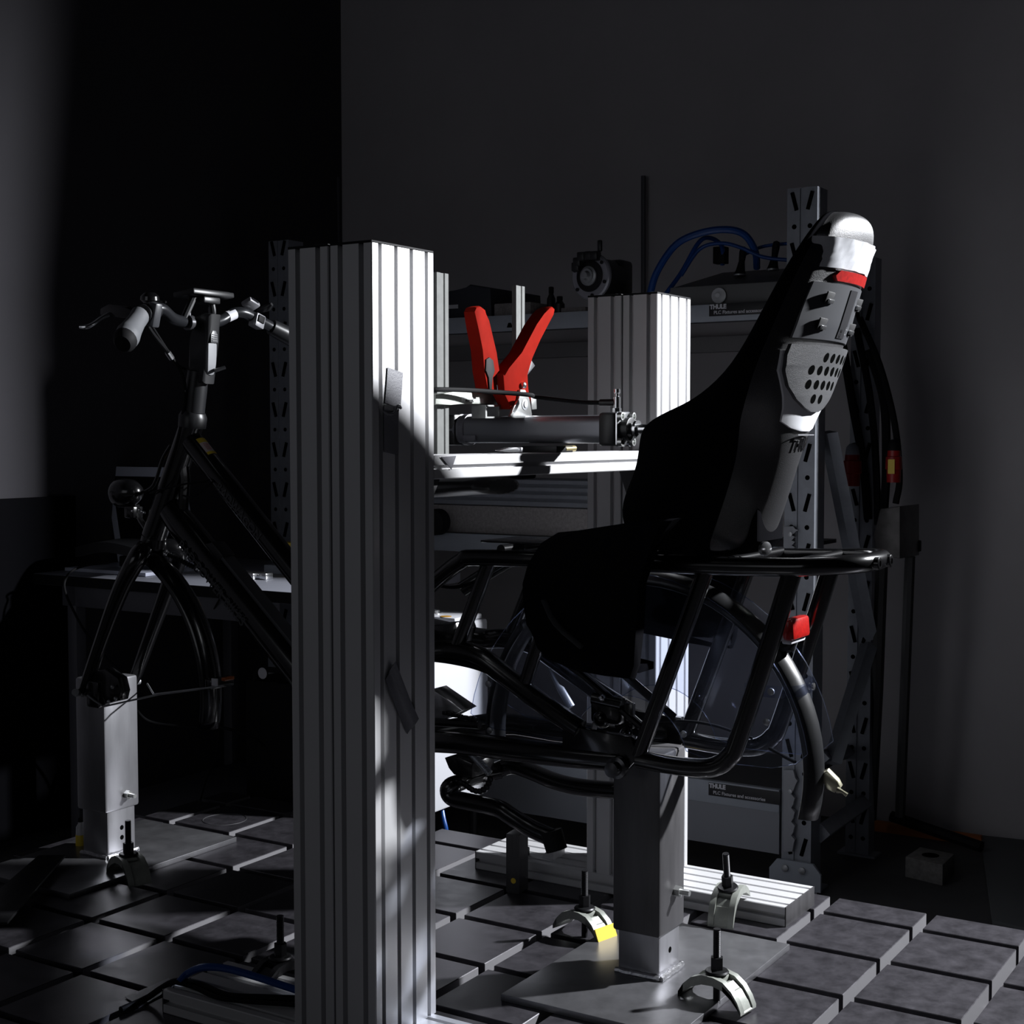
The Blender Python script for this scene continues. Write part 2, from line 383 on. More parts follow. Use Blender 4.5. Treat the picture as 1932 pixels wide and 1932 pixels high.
# ------------------------------------------------------------------ strap clamps on the table
def strap_clamp(label, yellow=None, dark=False):
    """arched forked clamp strap along local x, stud through its middle"""
    t = thing('strap_clamp', label, 'clamp', (0, 0, 0), 'arched clamps bolted to the table')
    mm = M_dark if dark else M_clampgrey
    xs = [-.062, -.052, -.036, -.015, .006, .026, .043, .055, .062]
    zt = [.010, .026, .041, .049, .050, .046, .034, .018, .003]; zb = [.002, .012, .024, .033, .035, .031, .019, .006, -.001]
    b = MB()
    for y in (-.026, .014):
        b.rings([[(x, y, z0), (x, y+.012, z0), (x, y+.012, z1), (x, y, z1)] for x, z0, z1 in zip(xs, zb, zt)])
    b.rings([[(x, -.026, z0), (x, .026, z0), (x, .026, z1), (x, -.026, z1)] for x, z0, z1 in zip(xs[5:], zb[5:], [z-.006 for z in zt[5:]])])
    b.rings([[(x, -.026, z0), (x, .026, z0), (x, .026, z1), (x, -.026, z1)] for x, z0, z1 in zip(xs[:2], zb[:2], zt[:2])])
    b.box((.002, 0, .040), (.03, .03, .014), .002)
    for k in range(3): b.box((.022+.008*k, 0, .036-.004*k), (.005, .026, .006), .001)
    b.build('strap', mm, t)
    if yellow is not None:
        s = 1 if yellow > 0 else -1
        x1 = .0595*s
        MB().prism([(x1-.008*s, -.0266, .0285 if s > 0 else .030), (x1+.0035*s, -.0266, .0025), (x1+.0015*s, -.0266, .0015), (x1-.010*s, -.0266, .027)], (0, .0532, 0)).build('painted_end', M_yellow, t)
    MB().lathe((0, 0, .050), (0, 0, 1), [(0, .020), (.002, .021), (.0045, .019), (.006, .011)], 28).build('washer', M_dark, t)
    MB().hexa((0, 0, .055), (0, 0, .077), .0115).build('nut', M_dark, t)
    b = MB(); b.cyl((0, 0, -.004), (0, 0, .126), .0062)
    for k in range(22): b.lathe((0, 0, .078+.0021*k), (0, 0, 1), [(0, .0062), (.0006, .0069), (.0012, .0062)], 14)
    b.build('stud', M_dark, t)
    return t
def put(t, px, py, z, rz): 
    p = Zp(px, py, z); t.location = (p.x, p.y, z); t.rotation_euler = (0, 0, rz)
cA = strap_clamp('arched clamp with a bright yellow painted end, left of the rear post', 1)
p = Zp(1103, 1768, 0); cA.location = (p.x, p.y, 0); cA.rotation_euler = (0, 0, math.atan2(-1, -.25)); cA.location.z = .006
cB = dup(cA, (0, 0, 0), 'arched bare metal clamp nearest the camera, on the front edge of the base plate'); 
p = Zp(1352, 1893, .006); cB.location = (p.x, p.y, .010); cB.rotation_euler = (0, 0, math.atan2(-.95, -.12))
for ch in list(cB.children):
    if ch.name.startswith('painted'): bpy.data.objects.remove(ch)
cC = dup(cB, (0, 0, 0), 'arched clamp holding down the far base rail, right of the rear post')
p = Zp(1372, 1730, .02); cC.location = (p.x+.01, p.y, .030); cC.rotation_euler = (0, .22, PI+.12)
cD = dup(cB, (0, 0, 0), 'arched dark clamp in front of the fork post')
p = Zp(243, 1655, .01); cD.location = (p.x, p.y, .010); cD.rotation_euler = (0, 0, math.atan2(-.95, -.35))
cE = dup(cB, (0, 0, 0), 'dark clamp half hidden behind the left edge of the nearer column')
p = Zp(546, 1846, .03); cE.location = (p.x, p.y+.02, .012); cE.rotation_euler = (0, 0, math.atan2(.15, -1))
for ch in cE.children:
    if ch.name.startswith('strap'): ch.material_slots[0].link = 'OBJECT'; ch.material_slots[0].material = M_dark
# stepped block clamp on the far rail
t = thing('step_block', 'upright dark steel block with yellow dot, standing before the far rail', 'block', tuple(Zp(975, 1686, 0)))
q0 = Zp(955, 1684, 0); q1 = Zp(980, 1688, 0); hgt = .128
MB().prism([q0, q1, q1+Vector((.045, .006, 0)), q0+Vector((.045, .006, 0))], (0, 0, hgt), .0015).build('block_body', M_sleeve, t)
d = (q1-q0).normalized(); n = Vector((d.y, -d.x, 0)); n = n if n.x < 0 else -n
MB().lathe(q0.lerp(q1, .55)+Vector((0, 0, .028))+n*.0004, n, [(0, .006), (.0003, .006)], 16).build('paint_dot', M_yellow, t)
t = thing('hold_down_bolt', 'dark threaded bolt with nut and angle piece on far rail behind the block', 'bolt', tuple(V(991, 1600, 1.60)))
q = U(990, 1612, 2.72)
MB().cyl(q-Vector((0, 0, .01)), q+Vector((0, 0, .035)), .006).hexa(q-Vector((0, 0, .004)), q+Vector((0, 0, .016)), .011).build('stud', M_dark, t)
MB().prism([q+Vector((.0, -.03, -.014)), q+Vector((.0, -.075, -.014)), q+Vector((0, -.075, .022)), q+Vector((0, -.062, .022))], (.05, 0, 0), .001).build('angle_piece', M_alu, t)
MB().box(q+Vector((.0, -.012, -.012)), (.04, .05, .006), .001).build('washer_plate', M_dark, t)

# ------------------------------------------------------------------ pneumatic cylinder
CU = 2.31
cyl = thing('pneumatic_cylinder', 'long dark grey pneumatic cylinder above the crossbeam pushing at the seat', 'cylinder', (CU, 1.37, .946))
b = MB(); zc = .9885
o8 = []
for k in range(48):
    a = 2*PI*k/48; rr = .0275*(1+.07*math.cos(4*a+PI))
    o8.append((CU+rr*math.cos(a), 0, zc+rr*math.sin(a)))
b.prism([Vector((x, 1.243, z)) for x, _, z in o8], (0, .345, 0)); b.build('barrel', mat('barrel_grey', (.22, .225, .25), .33, .5), cyl)
MB().box((CU, 1.228, zc), (.060, .034, .060), .006).build('front_cap', M_satin, cyl)
MB().box((CU, 1.575, zc), (.060, .040, .060), .006).build('rear_cap', M_satin, cyl)
MB().bb((CU-.028, 1.206, zc-.031), (CU+.028, 1.2115, zc+.031), .004).build('flange', M_bright, cyl)
for dx in (-.022, .022):
    for dz in (-.023, .023): MB().lathe((CU+dx, 1.2065, zc+dz), (0, -1, 0), [(0, .0075), (.008, .0075), (.0082, .0045), (.003, .004)], 18).build('tie_bolt', M_zinc, cyl)
MB().lathe((CU, 1.2065, zc), (0, -1, 0), [(0, .021), (.014, .021), (.0145, .019)], 30).build('bearing_nose', M_satin, cyl)
MB().lathe((CU, 1.192, zc), (0, -1, 0), [(0, .010), (.008, .010), (.0082, .016), (.013, .016), (.0135, .009), (.075, .009)], 24).build('piston_rod', M_bright, cyl)
b = MB(); b.bb((CU-.03, 1.33, .946), (CU+.03, 1.405, .958), .001); b.build('mounting_plate', M_dark, cyl)
q = Vector((CU, 1.222, zc+.030))
MB().hexa(q, q+Vector((0, 0, .008)), .008).lathe(q+Vector((0, 0, .008)), (0, 0, 1), [(0, .0065), (.020, .0065), (.021, .004), (.026, .004), (.027, .006), (.034, .006)], 16).build('port_fitting', M_bright, cyl)
MB().cyl(q+Vector((0, .004, .018)), q+Vector((0, .034, .018)), .0065).build('elbow', M_satin, cyl)
for px in (868, 884):
    a = U(px, 800, CU)
    MB().lathe((CU, a.y-.006, zc), (0, 1, 0), [(0, .0290), (.0005, .0302), (.0115, .0302), (.012, .0290)], 32).build('tape_wrap', M_tape, cyl)
s = U(886, 826, 2.28); MB().box(s, (.004, .028, .010), .001).build('tag', M_tape, cyl)
hz = q.z+.018
tag(MB().tube([(CU, 1.256, hz), (CU-.002, 1.30, hz+.002), (CU-.02, 1.38, hz+.012), U(1000, 745, 2.26), U(940, 740, 2.20), U(880, 736, 2.12), V(822, 735, 1.425), V(790, 738, 1.46)], .0042, 10, 6).build('air_hose', M_cable), 'thin black air hose running from the cylinder fitting behind the nearer column', 'hose')
# small clips on the beam under the cylinder
t = thing('spring_clip', 'small bright clip with beige band lying on the crossbeam below the cylinder', 'clip', tuple(V(975, 849, 1.335)))
MB().prism([V(942, 850, 1.335), V(962, 844, 1.335), V(976, 844, 1.335), V(985, 848, 1.335), V(985, 853, 1.335), V(962, 853, 1.335)], (0, .01, 0), .0005).build('body', M_bright, t)
MB().box(V(980, 849, 1.339), (.006, .011, .009), .001).build('band', M_labelw, t)
tag(MB().cyl(V(1064, 847, 1.335), V(1083, 846, 1.335), .006).build('brass_ferrule', mat('brass', (.6, .5, .25), .3, .8)), 'short pale brass ferrule on the crossbeam under the cylinder front', 'ferrule')
t = tag(MB().prism([V(832, 862, 1.3265), V(860, 860, 1.3265), V(851, 886, 1.3265)], (0, -.001, 0)).build('tape_flag', M_tape), 'small triangular grey tape flag at the left end of the crossbeam', 'tape')

# ------------------------------------------------------------------ red lever clamps
def lever(px, v, w=.022):
    return [V(x, y, v) for x, y in px]
M_rail = mat('clamp_rail', (.17, .175, .17), .7, 0, spec=.2, noise=.1, nscale=60)
c1 = thing('lever_clamp', 'lever clamp with upright red grip, left one, its cast arm reaching over the cylinder', 'clamp', tuple(V(835, 850, 1.47)), 'red handled clamps on the crossbeam')
def crail(b, x0, x1, y0, y1, v, d):
    a, e = V(x0, y0, v), V(x1, y0, v); lo = V(x0, y1, v).z; w = e.x-a.x
    P = [(0, 0), (.3*w, 0), (.36*w, .002), (.64*w, .002), (.7*w, 0), (w, 0), (w, d), (.7*w, d), (.64*w, d-.002), (.36*w, d-.002), (.3*w, d), (0, d)]
    b.prism([Vector((a.x+x, v+y, lo)) for x, y in P], (0, 0, a.z-lo), .0004); return b
crail(MB(), 824, 846, 513, 862, 1.46, .010).build('rail', M_rail, c1, ang=20)
MB().prism(lever([(822, 744), (846, 741), (858, 737), (930, 744), (939, 753), (936, 763), (870, 762), (850, 764), (822, 764)], 1.445), (0, .028, 0), .002).build('arm', M_clampgrey, c1)
MB().prism(lever([(871, 749), (912, 752), (912, 760), (871, 758)], 1.4445), (0, .001, 0)).build('cast_recess', M_zinc, c1)
lettering('cast_digits', '4511235', .0075, M_dark, V(878, 759, 1.4440), (1, 0, 0), (0, 0, 1), c1, .0003)
MB().prism(lever([(896, 588), (900, 579), (908, 577), (917, 584), (923, 605), (937, 665), (943, 705), (951, 742), (918, 742), (917, 700), (911, 660), (903, 620)], 1.425), (0, .026, 0), .005).build('grip', M_red, c1)
MB().prism(lever([(918, 678), (924, 674), (931, 680), (934, 700), (929, 712), (928, 742), (924, 742), (923, 712), (917, 700)], 1.4225), (0, .004, 0), .001).build('trigger', M_cap, c1)
MB().prism(lever([(938, 726), (943, 722), (947, 742), (940, 742)], 1.4235), (0, .003, 0), .0006).build('tongue', M_bright, c1)
b = MB()
fr = [(916, 764), (945, 764), (945, 789), (916, 789)]; inn = [(919, 767), (942, 767), (942, 786), (919, 786)]
for k in range(4):
    b.prism(lever([fr[k], fr[(k+1) % 4], inn[(k+1) % 4], inn[k]], 1.43), (0, .03, 0))
b.build('pressure_pad', M_zinc, c1)
c2 = thing('lever_clamp', 'lever clamp with red grip leaning right, its steel hinge resting on the cylinder', 'clamp', tuple(V(985, 790, 1.47)), 'red handled clamps on the crossbeam')
crail(MB(), 974, 990, 538, 800, 1.50, .010).build('rail', M_rail, c2, ang=20)
MB().prism(lever([(1037, 582), (1043, 578), (1048, 583), (1046, 594), (1020, 640), (1003, 672), (993, 706), (996, 726), (1001, 756), (984, 770), (966, 772), (953, 745), (950, 706), (962, 698), (985, 665), (1013, 612), (1027, 592)], 1.41), (0, .028, 0), .004).build('grip', M_red, c2)
MB().prism(lever([(1001, 677), (1010, 690), (993, 711), (992, 704)], 1.418), (0, .014, 0), .001).build('release_tab', M_grey, c2)
MB().prism(lever([(962, 786), (972, 764), (980, 752), (982, 735), (991, 735), (999, 752), (1004, 782), (1002, 788), (972, 789)], 1.405), (0, .005, 0), .001).build('hinge_plate', M_zinc, c2)
MB().lathe(V(985, 727, 1.41), (0, -1, 0), [(0, .006), (.006, .006), (.008, .003)], 16).build('rivet', M_bright, c2)
MB().lathe(V(990, 763, 1.405), (0, -1, 0), [(0, .0105), (.001, .0105), (.0015, .007), (.003, .006), (.0032, .002)], 24).build('spindle_end', M_galv, c2)
MB().prism(lever([(1002, 748), (1012, 746), (1013, 772), (1004, 773)], 1.415), (0, .02, 0), .001).build('side_lug', M_zinc, c2)

# ------------------------------------------------------------------ cargo bike
BU = 2.31
bike = thing('cargo_bike', 'black long tail cargo bike without wheels, held on two steel posts', 'bike', (BU, 1.85, .36))
def mir(p): return Vector((2*BU-p.x, p.y, p.z))
b = MB()
ht = [U(362, 800, BU), U(291, 1012, BU)]
b.tube(ht, [.026, .028], 20)
top_a, top_b = U(362, 832, BU), U(545, 1063, BU)
b.tube([top_a, top_a.lerp(top_b, 1.9)], .0245, 20)
dn_a, dn_b = U(322, 962, BU), U(545, 1240, BU)
dn_c = dn_a.lerp(dn_b, 1.25)
b.tube([dn_a, dn_a.lerp(dn_b, .12), dn_c], [.027, .031, .031], 20, sx=1.12)
b.tube([U(343, 850, BU), U(349, 905, BU), U(345, 965, BU)], .012, 10)          # gusset behind the head tube
BB = Vector((BU, 1.80, .345))
b.tube([dn_c, BB], [.031, .033], 18)
b.cyl(BB-Vector((.04, 0, 0)), BB+Vector((.04, 0, 0)), .024)
st = Vector((BU, 1.675, .905)); b.tube([BB, BB.lerp(st, .8)], .019, 16)
stj = BB.lerp(st, .72); b.tube([top_a.lerp(top_b, 1.85), stj], .0245, 16)
NU = 2.215
for f in (lambda p: p, mir):
    N = lambda x, y, u=NU: f(U(x, y, u))
    b.tube([f(Vector((BU-.03, 1.70, .60))), N(800, 1226), N(850, 1228), N(905, 1240), N(960, 1280), N(1030, 1332), N(1095, 1376)], [.020, .020, .020, .020, .019, .019, .018], 16, 5)   # seat stay
    b.tube([f(BB-Vector((.03, 0, 0))), N(823, 1398), N(950, 1412), N(1070, 1426), N(1170, 1436)], [.021, .022, .022, .021, .019], 16, 3)    # chain stay
    b.prism([N(1060, 1362, NU-.012), N(1110, 1378, NU-.012), N(1190, 1390, NU-.012), N(1205, 1430, NU-.012), N(1185, 1452, NU-.012), N(1150, 1452, NU-.012), N(1060, 1425, NU-.012)], ((.016, 0, 0) if f is not mir else (-.016, 0, 0)), .003)  # drop-out
    b.tube([N(923, 1060), N(893, 1142), N(862, 1222)], .0135, 14)
    b.tube([N(1060, 1062), N(1020, 1200), N(990, 1292)], .0125, 14)
    b.tube([N(1332, 1075), N(1205, 1425)], .0145, 14)
    b.tube([N(1497, 1072), N(1452, 1215), N(1392, 1398), N(1377, 1427), N(1355, 1444), N(1325, 1449), N(1270, 1444), N(1205, 1432)], [.016, .016, .016, .0165, .0165, .0165, .016, .016], 16, 6)
    b.tube([N(1060, 1240, 2.25), N(1130, 1300, 2.25), N(1215, 1375, 2.25)], .008, 10)
b.build('frame', M_black, bike)
# rack
b = MB(); zr = .757
nr = lambda x, y: U(x, y, 2.2)
R = [U(790, 1125, 2.235), U(835, 1085, 2.215), U(872, 1058, 2.20), U(900, 1052, 2.2), U(1100, 1058, 2.2), U(1330, 1067, 2.2), U(1480, 1070, 2.2)]
end = R[-1]; ve = end.y; ze = end.z
hair = R+[Vector((2.206, ve-.045, ze+.003)), Vector((2.232, ve-.092, ze+.006)), Vector((2.275, ve-.112, ze+.007)), Vector((2.345, ve-.112, ze+.007)), Vector((2.388, ve-.092, ze+.006)), Vector((2.414, ve-.045, ze+.003))]+[mir(p) for p in reversed(R)]
b.tube(hair, .0155, 16, 4)
for vv in (1.40, 1.30, 1.10, .95, .84):
    b.tube([Vector((2.2, vv, ze+.006)), Vector((2.42, vv, ze+.006))], .009, 12)
b.build('rear_rack', M_black, bike)
for u in (2.275, 2.335):
    c = Vector((u, ve-.118, ze+.006)); MB().lathe(c, (0, -1, 0), [(-.01, .0105), (.014, .0105), (.015, .009), (.0152, .005), (.004, .0045)], 22).build('rack_lug', M_black, bike)
MB().prism([Vector((2.24, 1.47, ze+.014)), Vector((2.24, 1.28, ze+.014)), Vector((2.30, 1.24, ze+.014)), Vector((2.38, 1.28, ze+.014)), Vector((2.38, 1.47, ze+.014))], (0, 0, .004), .001).build('rack_plate', M_black, bike)
MB().lathe(U(985, 1030, 2.27), (0, 0, 1), [(-.012, .007), (.002, .007), (.004, .004)], 14).build('plate_screw', M_bright, bike)
# fork, steerer, headset
b = MB()
cw = U(288, 1030, BU)
b.cyl(ht[1], cw, .028, .03)
for s_ in (0, 1):
    F = [cw+Vector((-.012, .01, -.005)), U(262, 1048, 2.25), U(228, 1112, 2.237), U(193, 1205, 2.235), U(165, 1285, 2.235), U(156, 1306, 2.235)]
    if s_: F = [mir(p) for p in F]
    b.tube(F, [.021, .022, .019, .016, .0145, .012], 16, 5)
b.build('fork', M_black, bike)
ax = U(156, 1306, 2.235)
fx = thing
b = MB(); b.prism([U(150, 1295, 2.232), U(165, 1268, 2.232), U(196, 1262, 2.232), U(222, 1280, 2.232), U(228, 1305, 2.232), U(224, 1322, 2.232), U(190, 1332, 2.232), U(158, 1315, 2.232)], (.03, 0, 0), .004)
b.bb((2.225, ax.y-.06, ax.z-.03), (2.262, ax.y-.02, ax.z+.03), .004)
b.build('brake_caliper', M_black, bike)
b = MB()
for px, py in ((140, 1305), (155, 1312), (212, 1296), (218, 1318), (205, 1324), (146, 1306)): b.ball(U(px, py, 2.222), .0045, n=10)
b.cyl(U(142, 1306, 2.20), U(142, 1306, 2.23), .008); b.cyl(Vector((2.215, ax.y, ax.z)), Vector((2.405, ax.y, ax.z)), .0075)
b.build('axle_bolts', M_galv, bike)
MB().tube([U(362, 806, BU), U(364, 786, BU), U(366, 776, BU)], [.030, .031, .025], 22).build('headset', M_satin, bike)
MB().tube([U(366, 778, BU), U(370, 735, BU), U(374, 700, BU)], [.023, .024, .0225], 22, 3).build('steerer_tube', M_satin, bike)
b = MB(); b.prism([U(358, 722, BU-.016), U(385, 724, BU-.016), U(392, 640, BU-.016), U(398, 592, BU-.016), U(384, 590, BU-.016), U(364, 598, BU-.016), U(358, 640, BU-.016), U(354, 690, BU-.016)], (.034, 0, 0), .006); b.build('stem', M_satin, bike)
q = U(392, 620, BU); vl = q.y-.012
b = MB()
rows = [(U(387, 600, BU).z, .000), (U(390, 618, BU).z, -.004), (U(392, 650, BU).z, -.004), (U(393, 690, BU).z, -.002), (U(393, 712, BU).z, .003)]
b.rings([[(BU-.019+e*.3, vl+o, z), (BU+.019-e*.3, vl+o, z), (BU+.017, vl+o+.012, z), (BU-.017, vl+o+.012, z)] for (z, o), e in zip(rows, (.01, 0, 0, 0, .02))])
SL = b.build('stem_lever', M_lever, bike, sub=1)
zt_ = U(392, 635, BU).z
b = MB(); b.prism([(BU-.011, vl-.0075, zt_-.014), (BU+.011, vl-.0075, zt_-.014), (BU+.010, vl-.0075, zt_+.004), (BU+.005, vl-.0075, zt_+.012), (BU-.005, vl-.0075, zt_+.012), (BU-.010, vl-.0075, zt_+.004)], (0, .004, 0), .001)
for k in range(4): b.box((BU, vl-.008, zt_-.010+.0045*k), (.015, .002, .0016))
b.build('lever_button', M_grey, SL)
MB().tube([U(404, 700, BU), U(425, 693, BU+.02)], .004, 8).build('release_pin', M_satin, bike)
# handlebar
H = [U(238, 638, 2.04), U(262, 598, 2.10), U(285, 585, 2.145), U(305, 583, 2.175), U(325, 600, 2.215), U(345, 607, 2.26), U(372, 609, 2.31), U(398, 609, 2.35), U(418, 604, 2.385), U(438, 592, 2.415), U(458, 590, 2.44), U(480, 600, 2.475), U(512, 617, 2.53), U(545, 634, 2.575), U(575, 650, 2.62)]
MB().tube(H, .0125, 16, 5).build('handlebar', mat('handlebar_satin', (.02, .021, .024), .3, .3), bike)
g0, g1 = H[0], U(264, 596, 2.105)
gd = (g1-g0).normalized()
MB().tube([g0-gd*.006, g0+gd*.012, g0.lerp(g1, .4), g0.lerp(g1, .75), g1], [.0225, .024, .0205, .018, .019], 18, 4, sx=1.15).build('grip', M_midgrey, bike, label='grey rubber grip on the near end')
MB().tube([g0-gd*.022, g0-gd*.014, g0-gd*.003], [.016, .022, .0235], 18, sx=1.12).build('grip_end', M_cap, bike)
MB().tube([H[12], H[12].lerp(H[13], .5), H[13], H[14]], [.018, .0195, .0205, .021], 18).build('grip', M_satin, bike, label='black grip on the far end')
b = MB(); L = [U(152, 617, 2.05), U(163, 617, 2.055), U(176, 611, 2.065), U(190, 601, 2.08), U(205, 593, 2.10)]
b.tube(L, [.0065, .007, .006, .006, .007], 10, 4, sx=.7); b.build('brake_lever', M_bright, bike, label='silver brake lever')
b = MB(); b.prism([U(188, 582, 2.10), U(204, 573, 2.10), U(228, 576, 2.10), U(256, 588, 2.10), U(262, 598, 2.10), U(232, 600, 2.10), U(204, 596, 2.10), U(188, 594, 2.10)], (.028, 0, 0), .004); b.build('lever_body', M_black, bike)
b = MB(); bc = U(283, 566, 2.17); b.lathe(bc-Vector((0, 0, .006)), (-.1, -.1, 1), [(0, .014), (.006, .020), (.014, .019), (.021, .012), (.023, .003)], 24); b.tube([bc+Vector((.01, 0, .0)), U(311, 570, 2.2)], .002, 6); b.ball(U(311, 570, 2.2), .004, n=10); b.build('bell', M_black, bike)
b = MB(); pc = U(291, 594, 2.13); b.box(pc, (.020, .022, .050), .004, Matrix.Rotation(.25, 3, 'X')); b.build('shift_control', M_grey, bike)
b = MB(); b.tube([U(270, 592, 2.11), U(292, 585, 2.155)], .019, 16); b.build('control_clamp', M_satin, bike)
# display
b = MB(); dq = U(385, 557, BU+.015)
b.box(dq, (.125, .062, .012), .003, Matrix.Rotation(-.10, 3, 'X') @ Matrix.Rotation(.0, 3, 'Y')); DS = b.build('display', M_satin, bike)
MB().box(dq+Vector((0, 0, .0068)), (.108, .048, .001), 0, Matrix.Rotation(-.10, 3, 'X')).build('display_glass', M_screen, DS)
b = MB(); b.tube([dq-Vector((.03, 0, .004)), U(352, 590, 2.27), H[5]], .008, 10, 4); b.tube([dq+Vector((.02, 0, -.006)), U(402, 590, 2.35), H[7]], .007, 10, 4); b.box(dq-Vector((0, .005, .012)), (.05, .04, .014), .003); b.build('display_bracket', M_satin, bike)
b = MB()
for px, u in ((357, 2.275), (397, 2.345)):
    c = U(px, 609, u); b.tube([c-Vector((.006, 0, 0)), c+Vector((.006, 0, 0))], .0165, 18); b.cyl(c+Vector((0, 0, .01)), c+Vector((0, 0, .034)), .004)
b.build('bar_clamps', mat('clamp_satin', (.12, .12, .13), .25, .6), bike)
MB().tube([H[8].lerp(H[9], .5), H[9].lerp(H[10], .2)], .0129, 16).build('bar_sticker', M_labelw, bike)
b = MB(); sc = U(473, 574, 2.455); b.box(sc, (.036, .028, .012), .004, Matrix.Rotation(.35, 3, 'Y') @ Matrix.Rotation(-.5, 3, 'X'))
s2 = U(485, 606, 2.475); b.box(s2, (.030, .024, .032), .004, Matrix.Rotation(.3, 3, 'Y')); b.build('throttle_display', mat('silver_grey_plastic', (.3, .3, .32), .35, .3), bike)
MB().box(sc+Vector((0, -.006, .005)), (.024, .017, .006), .002, Matrix.Rotation(.35, 3, 'Y') @ Matrix.Rotation(-.5, 3, 'X')).build('gauge_face', M_screen, bike)
MB().box(s2+Vector((0, -.013, .004)), (.020, .004, .016), .001, Matrix.Rotation(.3, 3, 'Y')).build('switch_window', M_cap, bike)
MB().tube([U(488, 588, 2.50), U(505, 580, 2.50), U(513, 574, 2.50)], [.006, .009, .004], 10).build('brake_lever', M_satin, bike, label='black far brake lever')
# lamps and stickers on the front
b = MB(); hc = U(246, 931, BU); b.lathe(hc+Vector((0, .038, 0)), (0, -1, .05), [(0, .030), (.004, .0325), (.02, .033), (.045, .029), (.062, .018), (.068, .006)], 30); HL = b.build('headlight', M_black, bike)
MB().lathe(hc+Vector((0, .0385, 0)), (0, 1, -.05), [(0, .029), (.002, .029), (.004, .020)], 30).build('headlight_lens', M_lens, HL)
b = MB(); b.tube([hc+Vector((0, -.02, -.025)), U(262, 975, BU), U(280, 1005, BU), cw], .006, 8, 4); b.box(U(252, 966, BU), (.03, .03, .026), .003); b.tube([hc+Vector((0, -.03, .0)), U(290, 915, BU), U(306, 868, BU), U(322, 840, BU)], .004, 8, 4)
b.build('headlight_bracket', M_black, bike)
b = MB()
for px, py in ((250, 964), (263, 962), (268, 965), (272, 967)): b.ball(U(px, py, 2.29), .0035, n=8)
b.build('bracket_screws', M_bright, bike)
def alongtube(a, b_, r, t0, t1, ang0, ang1, off, rows=6, cols=5):
    d = (b_-a); L = d.length; d = d/L; n1 = Vector((-1, 0, 0)); n2 = d.cross(n1)
    if n2.z < 0: n2 = -n2
    return [[a+d*L*(t0+(t1-t0)*i/rows)+(n1*math.cos(ang0+(ang1-ang0)*k/cols)+n2*math.sin(ang0+(ang1-ang0)*k/cols))*(r+off) for k in range(cols+1)] for i in range(rows+1)]
MB().grid(alongtube(top_a, top_b, .0245, .045, .175, .95, 2.0, .0008)).build('warning_sticker', M_stickw, bike); WS = bike.children[-1] if False else [o for o in COL.objects if o.name == 'warning_sticker'][0]
b = MB(); b.grid(alongtube(top_a, top_b, .0245, .045, .080, .95, 2.0, .0012)); b.grid(alongtube(top_a, top_b, .0245, .155, .175, .95, 2.0, .0012)); b.build('sticker_band', M_sticky, WS)
b = MB()
for k in range(6): b.grid(alongtube(top_a, top_b, .0245, .092+.009*k, .0955+.009*k, 1.2, 1.8, .0012, 1, 3))
b.build('sticker_text_lines', M_stickr, WS)
d1 = (top_b-top_a).normalized()
lettering('frame_lettering', 'RADWAGON', .026, M_letter, top_a.lerp(top_b, .36)+Vector((-.0252, 0, 0))+d1.cross(Vector((1, 0, 0)))*-.010, d1, d1.cross(Vector((1, 0, 0))) if d1.cross(Vector((1, 0, 0))).z > 0 else -d1.cross(Vector((1, 0, 0))), bike, .0003, .0004, 1.05)
d2 = (dn_b-dn_a).normalized(); y2 = d2.cross(Vector((1, 0, 0))); y2 = y2 if y2.z > 0 else -y2
lettering('frame_lettering', 'RAD POWER BIKES', .028, M_letter, dn_a.lerp(dn_b, .20)+Vector((-.0355, 0, 0))-y2*.020, d2, y2, bike, .0003, .0004, 1.05)
b = MB(); o_ = y2*.034; b.prism([dn_a.lerp(dn_b, .34)+o_+Vector((-.018, 0, 0)), dn_a.lerp(dn_b, 1.0)+o_+Vector((-.018, 0, 0)), dn_a.lerp(dn_b, 1.0)+o_+Vector((.018, 0, 0)), dn_a.lerp(dn_b, .34)+o_+Vector((.018, 0, 0))], y2*.008, .001); b.build('battery_rail', M_grey, bike)
b = MB(); b.prism([dn_a.lerp(dn_b, .30)+o_*.8+Vector((-.02, 0, 0)), dn_a.lerp(dn_b, .42)+o_*.8+Vector((-.02, 0, 0)), dn_a.lerp(dn_b, .42)+o_*1.35+Vector((-.02, 0, 0)), dn_a.lerp(dn_b, .33)+o_*1.35+Vector((-.02, 0, 0))], (.04, 0, 0), .003); b.build('battery_latch', M_satin, bike)
MB().lathe(U(1650/3.331, 850+1400/3.331, 2.265), (-1, 0, 0), [(0, .012), (.0005, .012)], 24).build('round_sticker', M_labelw, bike)
